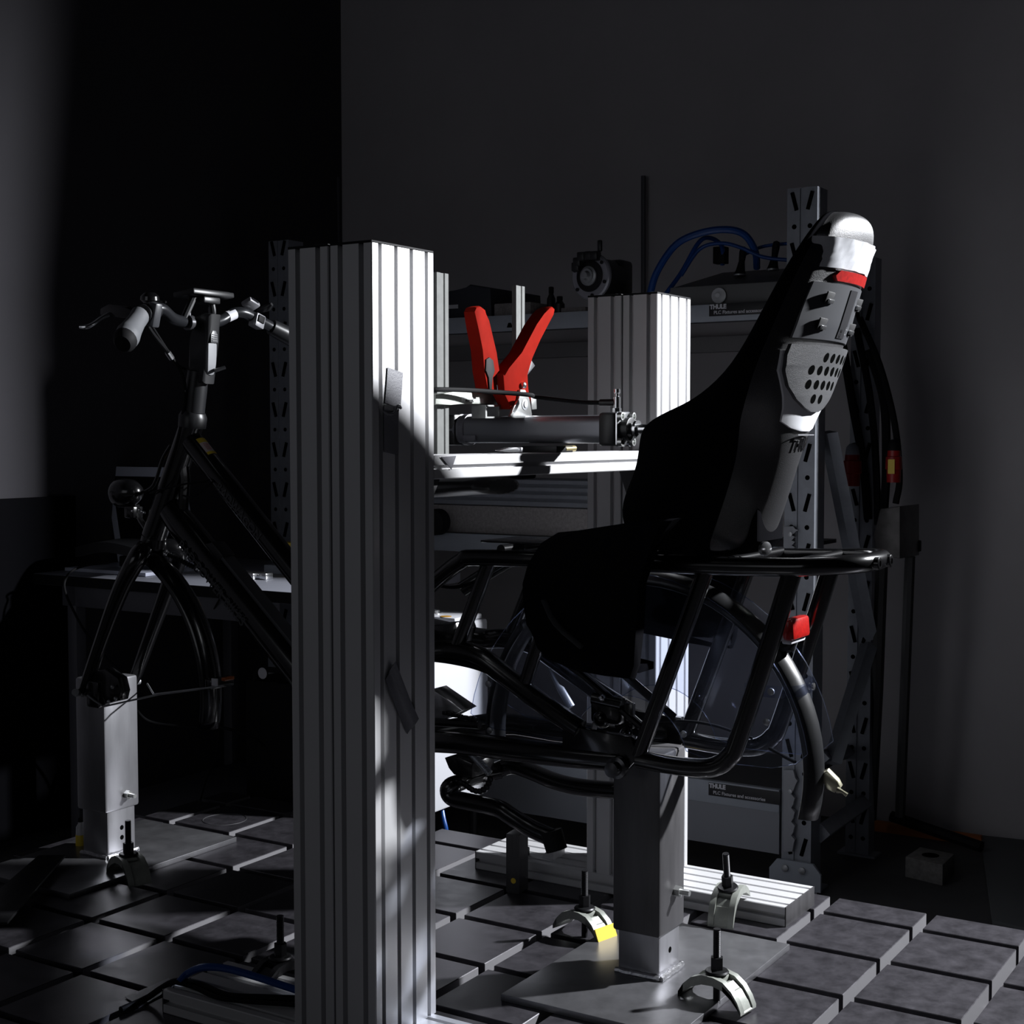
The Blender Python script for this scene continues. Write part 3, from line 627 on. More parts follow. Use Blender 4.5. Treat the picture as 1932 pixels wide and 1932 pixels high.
# fenders
def fender(cv, cz, R_, a0, a1, w, n=26):
    rows = []
    for i in range(n+1):
        a = math.radians(a0+(a1-a0)*i/n); row = []
        for k in range(9):
            s_ = -1+2*k/8; r_ = R_-.022*abs(s_)**2.2
            row.append(Vector((BU+w*s_, cv-r_*math.cos(a), cz+r_*math.sin(a))))
        rows.append(row)
    return rows
MB().grid(fender(1.156, .41, .327, -14, 112, .034), None).build('rear_fender', M_satin, bike).modifiers.new('thickness', 'SOLIDIFY').thickness = .003
MB().grid(fender(1.156, .41, .345, 140, 185, .030), None).build('rear_fender_front', M_satin, bike).modifiers.new('thickness', 'SOLIDIFY').thickness = .003
MB().grid(fender(2.553, .41, .352, -12, 66, .034), None).build('front_fender', M_black, bike).modifiers.new('thickness', 'SOLIDIFY').thickness = .003
foil = MB(); foil.prism([U(1545, 1462, BU), U(1560, 1455, BU), U(1580, 1475, BU), U(1586, 1487, BU), U(1574, 1497, BU), U(1560, 1490, BU)], (.012, 0, .004), .002); foil.tube([U(1580, 1490, BU), U(1590, 1494, BU), U(1598, 1500, BU)], [.006, .003, .004], 8)
foil.build('taped_fender_tip', mat('crumpled_foil', (.5, .48, .35), .2, .6), bike)
b = MB(); b.tube([U(165, 1312, 2.22), U(178, 1322, 2.22), U(196, 1333, 2.23), U(300, 1310, 2.27), U(422, 1294, 2.275)], .0022, 6, 1); b.tube([mir(U(165, 1312, 2.22)), U(290, 1310, 2.33), U(422, 1294, 2.34)], .0022, 6); b.build('fender_stay', M_galv, bike)
b = MB(); b.bb((BU-.036, 2.187, .43), (BU+.036, 2.206, .452), .003); b.build('fender_bracket', M_black, bike)
MB().box(U(405, 1287, 2.27), (.004, .016, .016), .001).build('fender_reflector', M_labelw, bike)
MB().box(U(430, 1280, 2.29), (.03, .012, .008), .002).build('side_reflector', mat('dark_orange', (.3, .07, .01), .3), bike)
b = MB(); s0 = U(310, 1042, BU+.01); s1 = U(372, 1073, BU+.02)
for k in range(15): 
    c = s0.lerp(s1, k/14); b.lathe(c, s1-s0, [(0, .0045), (.0025, .006), (.005, .0045)], 10)
b.ball(s0, .009, n=10); b.ball(s1, .008, n=10); b.build('steering_spring', M_dark, bike)
MB().ball(U(311, 1045, BU-.01), .006, n=10).ball(U(373, 1074, BU), .006, n=10).build('spring_eyes', M_bright, bike)
# rear reflector lamp
rc = U(1502, 1184, BU)
b = MB(); b.box(rc, (.078, .022, .036), .006, Matrix.Rotation(-.08, 3, 'X')); b.build('rear_reflector', M_refl, bike)
MB().box(rc+Vector((0, .004, -.021)), (.066, .018, .008), .003).build('reflector_base', M_labelw, bike)
MB().tube([rc+Vector((0, .012, -.024)), U(1490, 1218, BU), U(1465, 1225, BU)], .012, 10).build('reflector_mount', M_black, bike)
# clear wheel skirts
def skirt(u, nm):
    P = []; cv, cz = 1.166, .402
    for a in range(9, 175, 6): P.append((u, cv-.336*math.cos(math.radians(a)), cz+.336*math.sin(math.radians(a))))
    P += [(u, cv+.318, cz+.045), (u, cv+.285, cz+.030), (u, cv+.17, cz+.024)]
    for a in range(168, 10, -8): P.append((u, cv-.118*math.cos(math.radians(a)), cz+.118*math.sin(math.radians(a))))
    P += [(u, cv-.17, cz+.020), (u, cv-.27, cz+.022), (u, cv-.312, cz+.034)]
    o = MB().prism(P, (.0015, 0, 0)).build(nm, M_clear, bike); o['label'] = 'clear plastic wheel skirt'
    MB().tube([Vector(p) for p in P], .0008, 5, close=True).build('skirt_rim', M_cleartape, o)
    return o
skirt(2.2475, 'wheel_skirt'); skirt(2.371, 'wheel_skirt')
for px, py in ((922, 1290), (1455, 1305), (925, 1378), (1447, 1362), (1290, 1385)): 
    c = U(px, py, 2.246); MB().lathe(c, (-1, 0, 0), [(0, .006), (.003, .006), (.004, .003)], 14).build('skirt_screw', M_galv, bike)
b = MB(); rows = []
fr_ = U(1490, 1295, BU)
b.grid([[Vector((u, v, z+dz)) for u, v in ((2.245, fr_.y+.055), (2.245, fr_.y-.012), (2.275, fr_.y-.032), (2.345, fr_.y-.032), (2.375, fr_.y-.012), (2.375, fr_.y+.03))] for z, dz in ((fr_.z, -.010), (fr_.z, .010))], None)
o = b.build('skirt_bracket', M_cleartape, bike)
MB().lathe(Vector((2.33, fr_.y-.033, fr_.z)), (0, -1, 0), [(0, .006), (.003, .006), (.004, .003)], 14).build('skirt_screw', M_bright, bike)
MB().lathe(U(1168, 1447, 2.20), (-1, 0, 0), [(0, .019), (.012, .019), (.014, .013), (.030, .013), (.031, .006)], 24).build('axle_nut', mat('dark_axle', (.08, .08, .085), .25, .8), bike)
b = MB()
b.box(U(1150, 1340, 2.26), (.04, .06, .045), .008); b.cyl(U(1120, 1318, 2.25), U(1175, 1330, 2.25), .012); b.ball(U(1137, 1355, 2.25), .018); b.box(U(1188, 1350, 2.25), (.012, .018, .045), .002)
b.ball(U(1182, 1385, 2.24), .012); b.build('rear_brake', M_black, bike)
MB().ball(U(1136, 1317, 2.23), .006, n=10).build('brake_screw', M_bright, bike)
MB().tube([U(1036, 1262, 2.26), U(1052, 1293, 2.26), U(1058, 1300, 2.26), U(1078, 1334, 2.26)], [.0035, .004, .007, .0075], 12).build('cable_adjuster', M_galv, bike)
MB().prism([U(1112, 1378, 2.24), U(1121, 1355, 2.24), U(1118, 1372, 2.24), U(1110, 1398, 2.24), U(1106, 1394, 2.24)], (.02, 0, 0), .001).build('chain_guard_tab', M_lever, bike)
b = MB(); b.prism([U(815, 1180, 2.27), U(858, 1176, 2.27), U(863, 1190, 2.27), U(855, 1216, 2.27), U(815, 1214, 2.27)], (.07, 0, 0), .006); b.build('controller_box', M_black, bike)
b = MB(); b.prism([U(815, 1300, 2.24), U(873, 1340, 2.24), U(838, 1358, 2.24), U(815, 1358, 2.24)], (.05, 0, 0), .002); b.build('chain_cover', M_bright, bike)
b = MB()
for k in range(7): b.box(U(840+9.5*k, 1345+2.2*k, 2.235), (.008, .011, .008), .002)
b.tube([U(815, 1362, 2.24), U(850, 1364, 2.24), U(905, 1368, 2.24)], .008, 8); b.build('drive_chain', M_dark, bike)
# kickstand
b = MB(); K = lambda x, y, u=2.24: U(x, y, u)
b.tube([K(945, 1453, 2.37), K(905, 1462, 2.34), K(868, 1476, 2.26), K(850, 1483), K(846, 1495), K(856, 1506), K(885, 1513), K(940, 1525), K(965, 1540), K(1000, 1562), K(1040, 1580)], .0165, 14, 5)
b.tube([K(895, 1466, 2.33), K(930, 1456, 2.37), K(965, 1445, 2.38), K(1000, 1455, 2.38), K(1050, 1475, 2.38), K(1100, 1486, 2.38), K(1175, 1492, 2.38)], .0165, 14, 5)
b.prism([K(838, 1430), K(856, 1425), K(890, 1440), K(890, 1468), K(856, 1462), K(846, 1450)], (.08, 0, 0), .003)
b.build('kickstand', M_black, bike)
for q in (K(1047, 1583), K(1180, 1493, 2.38)): MB().tube([q-Vector((0, -.008, -.014)), q+Vector((0, -.004, -.020))], [.021, .020], 16).build('rubber_foot', M_cap, bike)
for u in (2.25, 2.33):
    a, e = U(882, 1414, u), U(925, 1460, u); b = MB(); n = 26
    for k in range(n): b.tube([a.lerp(e, k/n)+(Vector((1, 0, 0))*math.cos(q)+(e-a).normalized().cross(Vector((1, 0, 0)))*math.sin(q))*.006 for q in [2*PI*j/10 for j in range(10)]], .0014, 5, close=True)
    b.build('return_spring', M_galv, bike)
b = MB(); CH = [K(869, 1476), K(880, 1482), K(891, 1490), K(905, 1493), K(918, 1485), K(925, 1470)]
for i, c in enumerate(catmull(CH, 2)): b.ball(c, .0058, (.6, 1.2, 1), 10)
b.build('stop_chain', M_dark, bike)
# saddle
b = MB(); sp = Vector((BU, 1.575, .873))
rows = [(.155, .012, -.004), (.10, .026, -.002), (.03, .045, .0), (-.04, .078, .006), (-.095, .085, .010), (-.115, .06, .006)]
b.rings([[sp+Vector((w*math.cos(q), y, z+(.020 if math.sin(q) > 0 else .016)*math.sin(q))) for q in [2*PI*k/16 for k in range(16)]] for y, w, z in rows])
b.build('saddle', M_satin, bike, sub=1)
MB().tube([BB.lerp(st, .75), sp+Vector((0, .085, -.015))], .0135, 14).build('seat_post', M_satin, bike)
# cables of the bike
def cab(nm, pts, r=.0026, m=None): return MB().tube(pts, r, 8, 6).build(nm, m or M_cable, bike)
cab('brake_cable', [U(272, 604, 2.12), U(290, 632, 2.16), U(318, 666, 2.24), U(338, 695, 2.27), U(348, 725, 2.28), U(347, 770, 2.285), U(336, 830, 2.285), U(318, 890, 2.285), U(305, 930, 2.285)], .0042)
cab('shift_cable', [U(283, 610, 2.14), U(312, 655, 2.22), U(335, 688, 2.28), U(350, 697, 2.30)], .0030)
MB().tube([U(316, 664, 2.235), U(324, 676, 2.25)], .0065, 10).build('cable_connector', M_bright, bike)
cab('lamp_cable', [U(283, 931, 2.29), U(300, 925, 2.27), U(350, 913, 2.26), U(385, 909, 2.27), U(395, 905, 2.285)], .0022)
cab('brake_hose', [U(345, 935, 2.28), U(365, 938, 2.26), U(392, 918, 2.27), U(402, 908, 2.285)], .0022)
cab('rear_cable', [U(800, 1243, 2.20), U(850, 1249, 2.2), U(905, 1262, 2.2), U(960, 1288, 2.2)], .0042)
cab('light_wire', [U(1210, 1362, 2.33), U(1280, 1360, 2.36), U(1345, 1368, 2.38), U(1420, 1393, 2.385)], .0028)
cab('tail_wire', [U(1452, 1412, 2.36), U(1475, 1425, 2.34), U(1500, 1438, 2.32)], .0032)
cab('saddle_cable', [U(800, 1098, 2.26), U(850, 1108, 2.26), U(890, 1100, 2.27), U(925, 1078, 2.29)], .0035)

# ------------------------------------------------------------------ child seat
seat = thing('child_seat', 'black moulded child seat tilted back on the bike rack, lit along its back', 'seat', (BU, .93, .775))
ZT = [.775, .82, .864, .92, .96, .997, 1.022, 1.040, 1.088, 1.161, 1.241, 1.288, 1.318, 1.332, 1.338]
def interp(z, T):
    for (a, x), (b_, y) in zip(T, T[1:]):
        if a <= z <= b_: return x+(y-x)*(z-a)/(b_-a)
    return T[0][1] if z < T[0][0] else T[-1][1]
TVB = [(.775, .940), (.85, .908), (.933, .882), (.997, .866), (1.085, .840), (1.155, .813), (1.24, .786), (1.29, .769), (1.318, .764), (1.332, .772), (1.338, .785)]
THW = [(.775, .165), (.82, .185), (.92, .195), (1.0, .192), (1.088, .188), (1.16, .178), (1.24, .160), (1.288, .142), (1.318, .115), (1.332, .085), (1.338, .05)]
TVW = [(.775, 1.09), (.82, 1.12), (.864, 1.126), (.92, 1.092), (.997, 1.085), (1.012, 1.062), (1.022, 1.022), (1.04, .980), (1.088, .922), (1.161, .884), (1.241, .846), (1.288, .820), (1.318, .808), (1.332, .804), (1.338, .800)]
TWB = [(.775, .09), (.80, .08), (.85, .068), (.92, .068), (.96, .076), (1.0, .108), (1.04, .140), (1.088, .155), (1.16, .142), (1.24, .126), (1.288, .115), (1.318, .092), (1.332, .065), (1.338, .03)]
CURV = .034
def sec(z):
    vb, hw, vw, wb = interp(z, TVB), interp(z, THW), interp(z, TVW), interp(z, TWB); D = vw-vb
    K = min(CURV, D*.5); a = [(0, vb), (wb*.4, vb+K*.11), (wb*.75, vb+K*.49), (wb*.97, vb+K*.93), (wb+(hw-wb)*.35, vb+K+.012+D*.06), (wb+(hw-wb)*.8, vb+K+D*.3), (hw, vb+K*.5+D*.62), (hw*.99, vw)]
    q = min(.022, hw*.35)
    c = [(hw*.99-q, vw-.002), (hw-q*1.1, vb+K*.5+D*.62), (wb+(hw-wb)*.6-q, vb+K+.015+D*.3), (max(.003, wb*.8), vb+K+.012), (wb*.4, vb+K*.6+.012), (0, vb+K*.5+.010)]
    half = a+c
    right = [(BU+x, v, z) for x, v in half]; left = [(BU-x, v, z) for x, v in half[1:-1]]
    return right+list(reversed(left))
b = MB(); b.m(M_plastic); b.m(M_seatside); b.rings([sec(z) for z in ZT])
N_ = len(sec(1.1)); b.b.faces.ensure_lookup_table()
for i_, f in enumerate(b.b.faces[:(len(ZT)-1)*N_]):
    k_ = i_ % N_; f.material_index = 0 if (k_ < 4 or k_ >= N_-4) else 1  # back keeps the grained plastic, wings and inside take the shaded copy
b.build('shell', None, seat, sub=2, ang=60)
def sb(u, z):
    vb, wb = interp(z, TVB), interp(z, TWB); a = min(abs(u)/wb, 1.0)
    return vb+min(CURV, (interp(z, TVW)-vb)*.5)*a**2.2
def patch(z0, z1, wl, wr, off, th=.002, n=14, m=10):
    rows = []
    for i in range(n+1):
        z = z0+(z1-z0)*i/n; a, c = wl(z), wr(z)
        rows.append([Vector((BU+a+(c-a)*k/m, sb(a+(c-a)*k/m, z)-off, z)) for k in range(m+1)])
    return MB().grid(rows, (0, th+.004, 0))
def shape(T): return lambda z: interp(z, T)
padT = [(1.016, .016), (1.022, .042), (1.036, .076), (1.056, .106), (1.08, .126), (1.105, .133), (1.122, .131)]
rimT = [(.984, .02), (.989, .05), (1.0, .082), (1.02, .108), (1.05, .126), (1.08, .139), (1.112, .141)]
rimL = [(.984, .02), (.989, .05), (1.0, .078), (1.02, .086), (1.04, .099), (1.06, .115), (1.08, .131), (1.112, .137)]
patch(.984, 1.112, lambda z: -interp(z, rimL), shape(rimT), .003, n=24, m=16).build('reflective_rim', M_reflw, seat)
patch(1.016, 1.122, lambda z: -interp(z, padT), shape(padT), .010, n=44, m=36).build('vent_pad', M_padp, seat); VP = [o for o in COL.objects if o.name == 'vent_pad'][0]
b = MB()
for z, us in ((1.104, [-.024+.029*k for k in range(5)]), (1.083, [-.060+.029*k for k in range(6)]), (1.060, [-.056+.028*k for k in range(5)]), (1.037, [-.024, .006])):
    for u in us: b.rings([[Vector((BU+u+.0095*math.cos(q), sb(u+.0095*math.cos(q), z+.0078*math.sin(q))-.0102+s_, z+.0078*math.sin(q))) for q in [2*PI*k/16 for k in range(16)]] for s_ in (.002, 0)])
b.build('vent_holes', M_hole, VP)
panT = [(1.132, .126), (1.17, .122), (1.224, .112)]
patch(1.132, 1.220, lambda z: -interp(z, panT), shape(panT), .003).build('storage_panel', M_grey, seat); SP = [o for o in COL.objects if o.name == 'storage_panel'][0]
for u in (-.066, .074):
    for z in (1.196, 1.155):
        v = sb(u, z)-.0035
        TL = Matrix.Rotation(.366, 3, 'X'); b = MB(); b.box((BU+u, v, z), (.036, .003, .022), .0014, TL); b.build('clip_recess', M_cap, SP)
        b = MB(); b.box((BU+u, v-.002, z-.005), (.022, .003, .007), .001, TL); b.build('clip', M_bright, SP)
patch(1.137, 1.214, lambda z: .000, lambda z: .036, .0045, .0005).build('label_strip', mat('smoky_label', (.03, .03, .033), .3), seat)
for k, s_ in enumerate(('CE', '8')):
    lettering('label_mark', s_, .012, M_lever, Vector((BU+.024, sb(.02, 1.15)-.0066, 1.142+.020*k)), (0, -.385, 1), (-1, 0, 0), seat, .0002)
refT = [(1.222, .030), (1.226, .050), (1.234, .056), (1.240, .048)]
patch(1.2235, 1.240, lambda z: -.072+1.2*abs(z-1.231), lambda z: .082-.6*abs(z-1.231), .006, .004, n=6).build('red_reflector', M_refl, seat)
rows = []
for i in range(5):
    z = 1.243+.046*i/4
    rows.append([Vector((BU+u, sb(u, z)-.004+.0015*math.sin(u*120+i*1.3)+max(0, abs(u)-.105)*.8, z)) for u in [-.128+.254*k/18 for k in range(19)]])
MB().grid(rows, (0, .001, 0)).build('pale_tape', M_wtape, seat)
EM = lettering('emboss', 'THULE', .030, M_black, Vector((BU-.030, sb(.02, .966)-.0035, .953)), (1, .06, 0), (0, -.31, 1), seat, .0012, .0012, .95)
for v_ in EM.data.vertices: v_.co.y = sb(v_.co.x-BU, v_.co.z)-.0012
MB().box((BU+.008, sb(0, .978)-.002, .978), (.075, .001, .0012)).build('emboss_line', M_lever, seat)
# pan, guards, foot
b = MB(); b.prism([(BU-.15, v, z) for v, z in ((1.0, .778), (1.12, .79), (1.135, .82), (1.11, .845), (1.06, .85), (1.0, .84))], (.30, 0, 0), .012); b.build('seat_pan', M_seatside, seat)
G = [(1.00, .845), (1.07, .838), (1.13, .828), (1.185, .8185), (1.225, .814), (1.258, .795), (1.283, .760), (1.294, .725), (1.293, .690), (1.281, .655), (1.263, .612), (1.240, .595), (1.185, .584), (1.13, .580), (1.082, .577), (1.074, .60), (1.072, .66), (1.068, .735), (1.06, .79)]
for s_ in (-1, 1):
    b = MB(); u_ = BU+s_*.186; b.prism([(u_, v, z) for v, z in G], (s_*.03, 0, 0), .011); o = b.build('leg_guard', M_seatside, seat)
    b = MB(); b.prism([(u_-s_*.055, v, z) for v, z in ((1.28, .62), (1.26, .605), (1.08, .585), (1.08, .597), (1.25, .62), (1.27, .64))], (s_*.06, 0, 0), .003); b.build('foot_rest', M_seatside, seat)
    st_ = MB(); st_.tube([(u_+s_*.031, 1.245, .70), (u_+s_*.033, 1.22, .66), (u_+s_*.033, 1.17, .625)], .009, 8, 3, sx=.4); st_.build('foot_strap', M_grey, seat)
b = MB(); b.prism([(BU-.06, v, z) for v, z in ((.925, .86), (.965, .82), (1.10, .80), (1.10, .772), (.955, .772), (.925, .80))], (.12, 0, 0), .010); b.build('mount_bracket', M_seatside, seat)
q = U(1441, 1035, BU-.055)
MB().lathe(q, (-.5, -1, 0), [(0, .012), (.006, .012), (.008, .006)], 18).build('bracket_bolt', M_bright, seat)
# ------------------------------------------------------------------ rack with shelves at the back
RU = 3.43
def punched(b, u, v0, v1, z0, z1, side='u', step=.066, d=.07):
    """C-section upright: plate facing -u with two columns of holes (drawn as recessed dark inserts)"""
    w = v1-v0
    P = [(0, 0), (w*.42, 0), (w*.46, .010), (w*.54, .010), (w*.58, 0), (w, 0), (w, d), (w-.004, d), (w-.004, .004), (.004, .004), (.004, d), (0, d)]
    b.prism([Vector((u+y, v0+x, z0)) for x, y in P], (0, 0, z1-z0))
def upright(name, label, u, v0, v1, z0, z1, group, holes=True, depth=.07):
    t = thing(name, label, 'rack upright', (u, (v0+v1)/2, z0), group)
    b = MB(); b.m(M_rackg); punched(b, u, v0, v1, z0, z1, d=depth)
    if holes:
        b.m(M_hole); w = v1-v0; z = z0+.05; k = 0
        while z < z1-.02:
            for f in (.24, .76):
                c = Vector((u-.0006, v0+w*f, z))
                if k % 2 == 0: b.lathe(c, (1, 0, 0), [(0, .0062), (.0008, .0062)], 12)
                else:
                    s_ = 1 if f < .5 else -1
                    b.tube([c+Vector((0, .006*s_, -.022)), c+Vector((0, -.006*s_, .022))], .0052, 8, sx=1)
            z += .062; k += 1
    b.build('channel', None, t, ang=20)
    MB().bb((u-.008, v0-.02, z0), (u+depth, v1+.02, z0+.006)).build('foot_plate', M_rackg, t)
    return t
V0a, V1a = 1.262, 1.340
t = upright('rack_upright', 'punched grey steel rack upright behind the seat, right front one', RU, V0a, V1a, FZ, 1.587, 'punched uprights of the shelf rack')
b = MB(); b.prism([(RU-.010, V1a+.028, FZ+.006), (RU-.010, V0a-.03, FZ+.006), (RU-.010, V0a-.03, FZ+.05), (RU-.010, V0a-.01, FZ+.075), (RU-.010, V1a+.008, FZ+.075), (RU-.010, V1a+.028, FZ+.05)], (.008, 0, 0)); b.build('foot_bracket', M_shelf, t)
for v in (1.28, 1.325): MB().lathe((RU-.010, v, FZ+.055), (-1, 0, 0), [(0, .009), (.005, .009), (.007, .004)], 12).build('bolt', M_galv, t)
upright('rack_upright', 'punched dark rack upright at the back beside the hanging cables', 3.80, 1.235, 1.30, FZ, 1.45, 'punched uprights of the shelf rack', depth=.05)
upright('rack_upright', 'punched rack upright left of the nearer column near the room corner', RU, 2.955, 3.035, FZ, 1.578, 'punched uprights of the shelf rack')
def brace(label, a, b_, w=.03):
    return tag(MB().tube([a, b_], w/2, 4, sx=.35).build('diagonal_brace', M_rackg), label, 'brace', 'rack braces')
A1, A2 = U(1563, 815, 3.52), U(1640, 1205, 3.80)
brace('grey diagonal brace sloping down right beside the lit spine of the seat', A1, A2, .05)
brace('grey diagonal brace sloping down left behind the rear fender', U(1640, 1215, 3.80), U(1570, 1440, 3.52), .05)
tag(MB().tube([U(1548, 1572, RU+.06), U(1628, 1516, 3.80)], .026, 4).build('rack_tie', M_rackg), 'low horizontal tie bar between the two right rack uprights', 'brace')
tag(MB().tube([U(1550, 1430, RU+.06), U(1600, 1418, 3.80)], .020, 4).build('rack_tie', M_rackg), 'upper horizontal tie bar between right rack uprights, behind the rear fender', 'brace')
# serrated shelf hooks on the right upright
def hook(label, y0, y1):
    t = thing('shelf_hook', label, 'bracket', tuple(U(1488, y1, RU-.012)), 'toothed shelf hooks')
    P = [(1478, y0), (1497, y0), (1500, y0+(y1-y0)*.10), (1505, y0+(y1-y0)*.13), (1500, y0+(y1-y0)*.18)]
    n = 4
    for k in range(n):
        a = y0+(y1-y0)*(.25+.17*k); bq = (y1-y0)*.17
        P += [(1497, a), (1492, a+bq*.25), (1500, a+bq*.55), (1497, a+bq*.8)]
    P += [(1495, y1), (1478, y1)]
    MB().prism([U(x, y, RU-.013) for x, y in P], (.010, 0, 0), .0006).build('toothed_plate', mat('hook_paint', (.30, .31, .34), .5), t)
    MB().lathe(U(1491, y0+(y1-y0)*.26, RU-.013), (-1, 0, 0), [(0, .006), (.003, .006), (.004, .002)], 12).build('screw', M_galv, t)
hook('toothed shelf hook on right upright just above the bike rack', 993, 1050)
hook('long toothed shelf hook low on the right upright beside the lower sign', 1453, 1607)
# shelves
def shelf(label, z0, z1, v0, v1, depth=.40):
    t = thing('shelf', label, 'shelf', (RU+.2, (v0+v1)/2, z0), 'grey steel shelves of the rack')
    MB().bb((RU-.006, v0, z0), (RU+.012, v1, z1), .001).build('front_lip', M_shelf, t)
    MB().bb((RU+.012, v0, z1-.014), (RU+depth, v1, z1-.004)).build('shelf_board', mat('shelf_board_dark', (.05, .05, .055), .6), t)
    return t
sh1 = shelf('upper grey steel shelf carrying the tools and valve unit', 1.268, 1.312, 1.345, 2.95)
sh2 = shelf('middle grey steel shelf with stored profiles, behind the red clamps', .645, .697, 1.345, 2.95)
sh3 = shelf('lowest grey steel shelf with a black sign near the floor', .022, .080, 1.345, 2.95)
MB().bb((RU-.004, 1.345, -.085), (RU+.01, 2.95, .022)).build('lower_fascia', mat('fascia_dim', (.24, .25, .28), .5), sh3)
b = MB()
for px, py in ((961, 605), ): b.prism([U(956, 618, RU-.007), U(967, 618, RU-.007), U(964, 609, RU-.007), U(959, 609, RU-.007)], (.001, 0, 0))
b.build('lip_joint', M_hole, sh1)
for nm, px0, px1, y0, y1 in (('upper', 1338, 1450, (574, 572), (597, 594)), ('lower', 1337, 1472, (1476, 1492), (1500, 1517))):
    t = thing('shelf_sign', 'black sign with white writing on the %s' % ('upper shelf lip beside the seat' if nm == 'upper' else 'lowest shelf lip below the bike'), 'sign', tuple(U(px0, y1[0], RU-.009)), 'black shelf signs')
    A = U(px0, y0[0], RU-.008); Bq = U(px1, y0[0], RU-.008); C = U(px0, y1[0], RU-.008)
    MB().bb((RU-.0085, Bq.y if nm == 'upper' else U(px1, 1500, RU-.008).y, C.z), (RU-.0065, A.y, A.z), .0003).build('plate', M_labelb, t)
    lettering('maker_name', 'THULE', .0155, M_labelw, Vector((RU-.0088, A.y-.002, A.z-.0125)), (0, -1, 0), (0, 0, 1), t, .0002, .0009, .95)
    lettering('sign_text', 'PLC Fixtures and accessories', .0122, M_labelw, Vector((RU-.0088, A.y-.013, C.z+.0050)), (0, -1, 0), (0, 0, 1), t, .0002, .0002)
# things on the upper shelf
ztop = 1.309
def on_shelf(px, u, z=ztop):
    p = U(px, 600, u); return Vector((u, p.y, z))
t = thing('plastic_bin', 'dark plastic storage bin left on upper shelf with small white tag', 'bin', tuple(on_shelf(888, 3.55)))
a = on_shelf(935, 3.5); e = on_shelf(845, 3.5)
MB().prism([Vector((3.48, e.y, ztop)), Vector((3.48, a.y, ztop)), Vector((3.48, a.y+.005, ztop+.088)), Vector((3.48, a.y+.075, ztop+.102)), Vector((3.48, a.y+.085, ztop+.09)), Vector((3.48, e.y, ztop+.085))], (.28, 0, 0), .004).build('bin_body', mat('bin_blue_black', (.02, .022, .035), .5), t)
MB().bb((3.4785, e.y-.05, ztop+.035), (3.48, e.y-.005, ztop+.046)).build('tag', M_labelw, t)
a, e = on_shelf(1001, 3.47), on_shelf(932, 3.47)
tag(MB().bb((3.47, a.y, ztop), (3.60, e.y, ztop+.041), .003).build('wooden_block', M_wood), 'pale grey rectangular block on the upper shelf between the red grips', 'block')
def bottle(label, px, u, h, r):
    c = on_shelf(px, u); t = thing('spray_bottle', label, 'bottle', tuple(c), 'bottles on the upper shelf')
    MB().lathe(c, (0, 0, 1), [(0, r), (h*.6, r), (h*.75, r*.55), (h*.8, r*.5)], 20).build('body', M_satin, t); MB().lathe(c+Vector((0, 0, h*.78)), (0, 0, 1), [(0, r*.6), (h*.2, r*.6), (h*.22, r*.3)], 16).build('cap', M_cap, t)
bottle('taller black bottle on the upper shelf right of the grey block', 1040, 3.52, .085, .012); bottle('shorter black bottle on the upper shelf left of the round drive', 1056, 3.50, .055, .014)
t = thing('flange_drive', 'round pale flanged drive unit on the upper shelf above the farther column', 'machine part', tuple(on_shelf(1125, 3.55)))
fc = U(1113, 521, 3.40); dz = Vector((.97, -.12, 0)).normalized()
MB().lathe(fc, dz, [(0, .058), (.004, .062), (.012, .062), (.014, .055)], 40).build('flange', mat('flange_metal', (.33, .33, .37), .4, .4), t)
MB().lathe(fc-dz*.001, -dz, [(0, .042), (.002, .042), (.003, .038), (.004, .018), (.006, .017)], 36).build('seal_ring', M_dark, t)
MB().lathe(fc-dz*.004, -dz, [(0, .026), (.006, .026), (.008, .020), (.012, .019), (.0122, .013), (.022, .009)], 30).build('shaft', M_galv, t)
MB().lathe(fc+dz*.013, dz, [(0, .052), (.09, .050), (.092, .04)], 30).box(fc+dz*.12+Vector((0, 0, .004)), (.07, .075, .095), .012).build('motor_body', M_satin, t)
b = MB(); side = Vector((-dz.y, dz.x, 0))
for k in range(6):
    q = math.radians(20+60*k); b.lathe(fc+(side*math.cos(q)+Vector((0, 0, 1))*math.sin(q))*.052-dz*.001, -dz, [(0, .005), (.003, .005), (.0032, .002)], 10)
b.build('flange_screws', M_dark, t)
b = MB()
for q, r_ in ((70, .055), (95, .052), (115, .056), (50, .05), (35, .045)):
    q = math.radians(q); b.box(fc+(side*math.cos(q)+Vector((0, 0, 1))*math.sin(q))*r_-dz*.008, (.026, .022, .024), .003)
b.box(fc+Vector((0, -.03, .078)), (.01, .012, .03), .003); b.build('chain_links', M_satin, t)
# valve box with levers and blue hoses
t = thing('valve_box', 'grey valve control box with two black levers on the upper shelf', 'control box', tuple(on_shelf(1380, 3.5)))
a, e = U(1490, 560, 3.45), U(1262, 560, 3.45); zt = ztop+.055
MB().bb((3.455, 1.35, ztop), (3.72, e.y, zt), .003).build('box_body', mat('valve_box_paint', (.16, .16, .165), .5), t)
MB().prism([Vector((3.455, 1.352, zt)), Vector((3.455, e.y-.015, zt)), Vector((3.66, e.y-.06, zt+.055)), Vector((3.66, 1.352, zt+.055))], (.05, 0, 0)).build('sloped_panel', mat('valve_panel', (.15, .15, .155), .5), t)
for px, py in ((1396, 510), (1458, 500)):
    q = U(px, py, 3.56); MB().lathe(q-Vector((0, 0, .012)), (.1, -.1, 1), [(0, .016), (.012, .012), (.035, .008), (.060, .010), (.072, .008), (.075, .002)], 16).build('lever', M_cap, t); MB().lathe(q-Vector((0, 0, .014)), (0, 0, 1), [(0, .017), (.004, .017)], 18).build('lever_collar', M_galv, t)
q = U(1360, 482, 3.62); MB().box(q, (.03, .034, .045), .002).build('connector_block', M_cap, t)
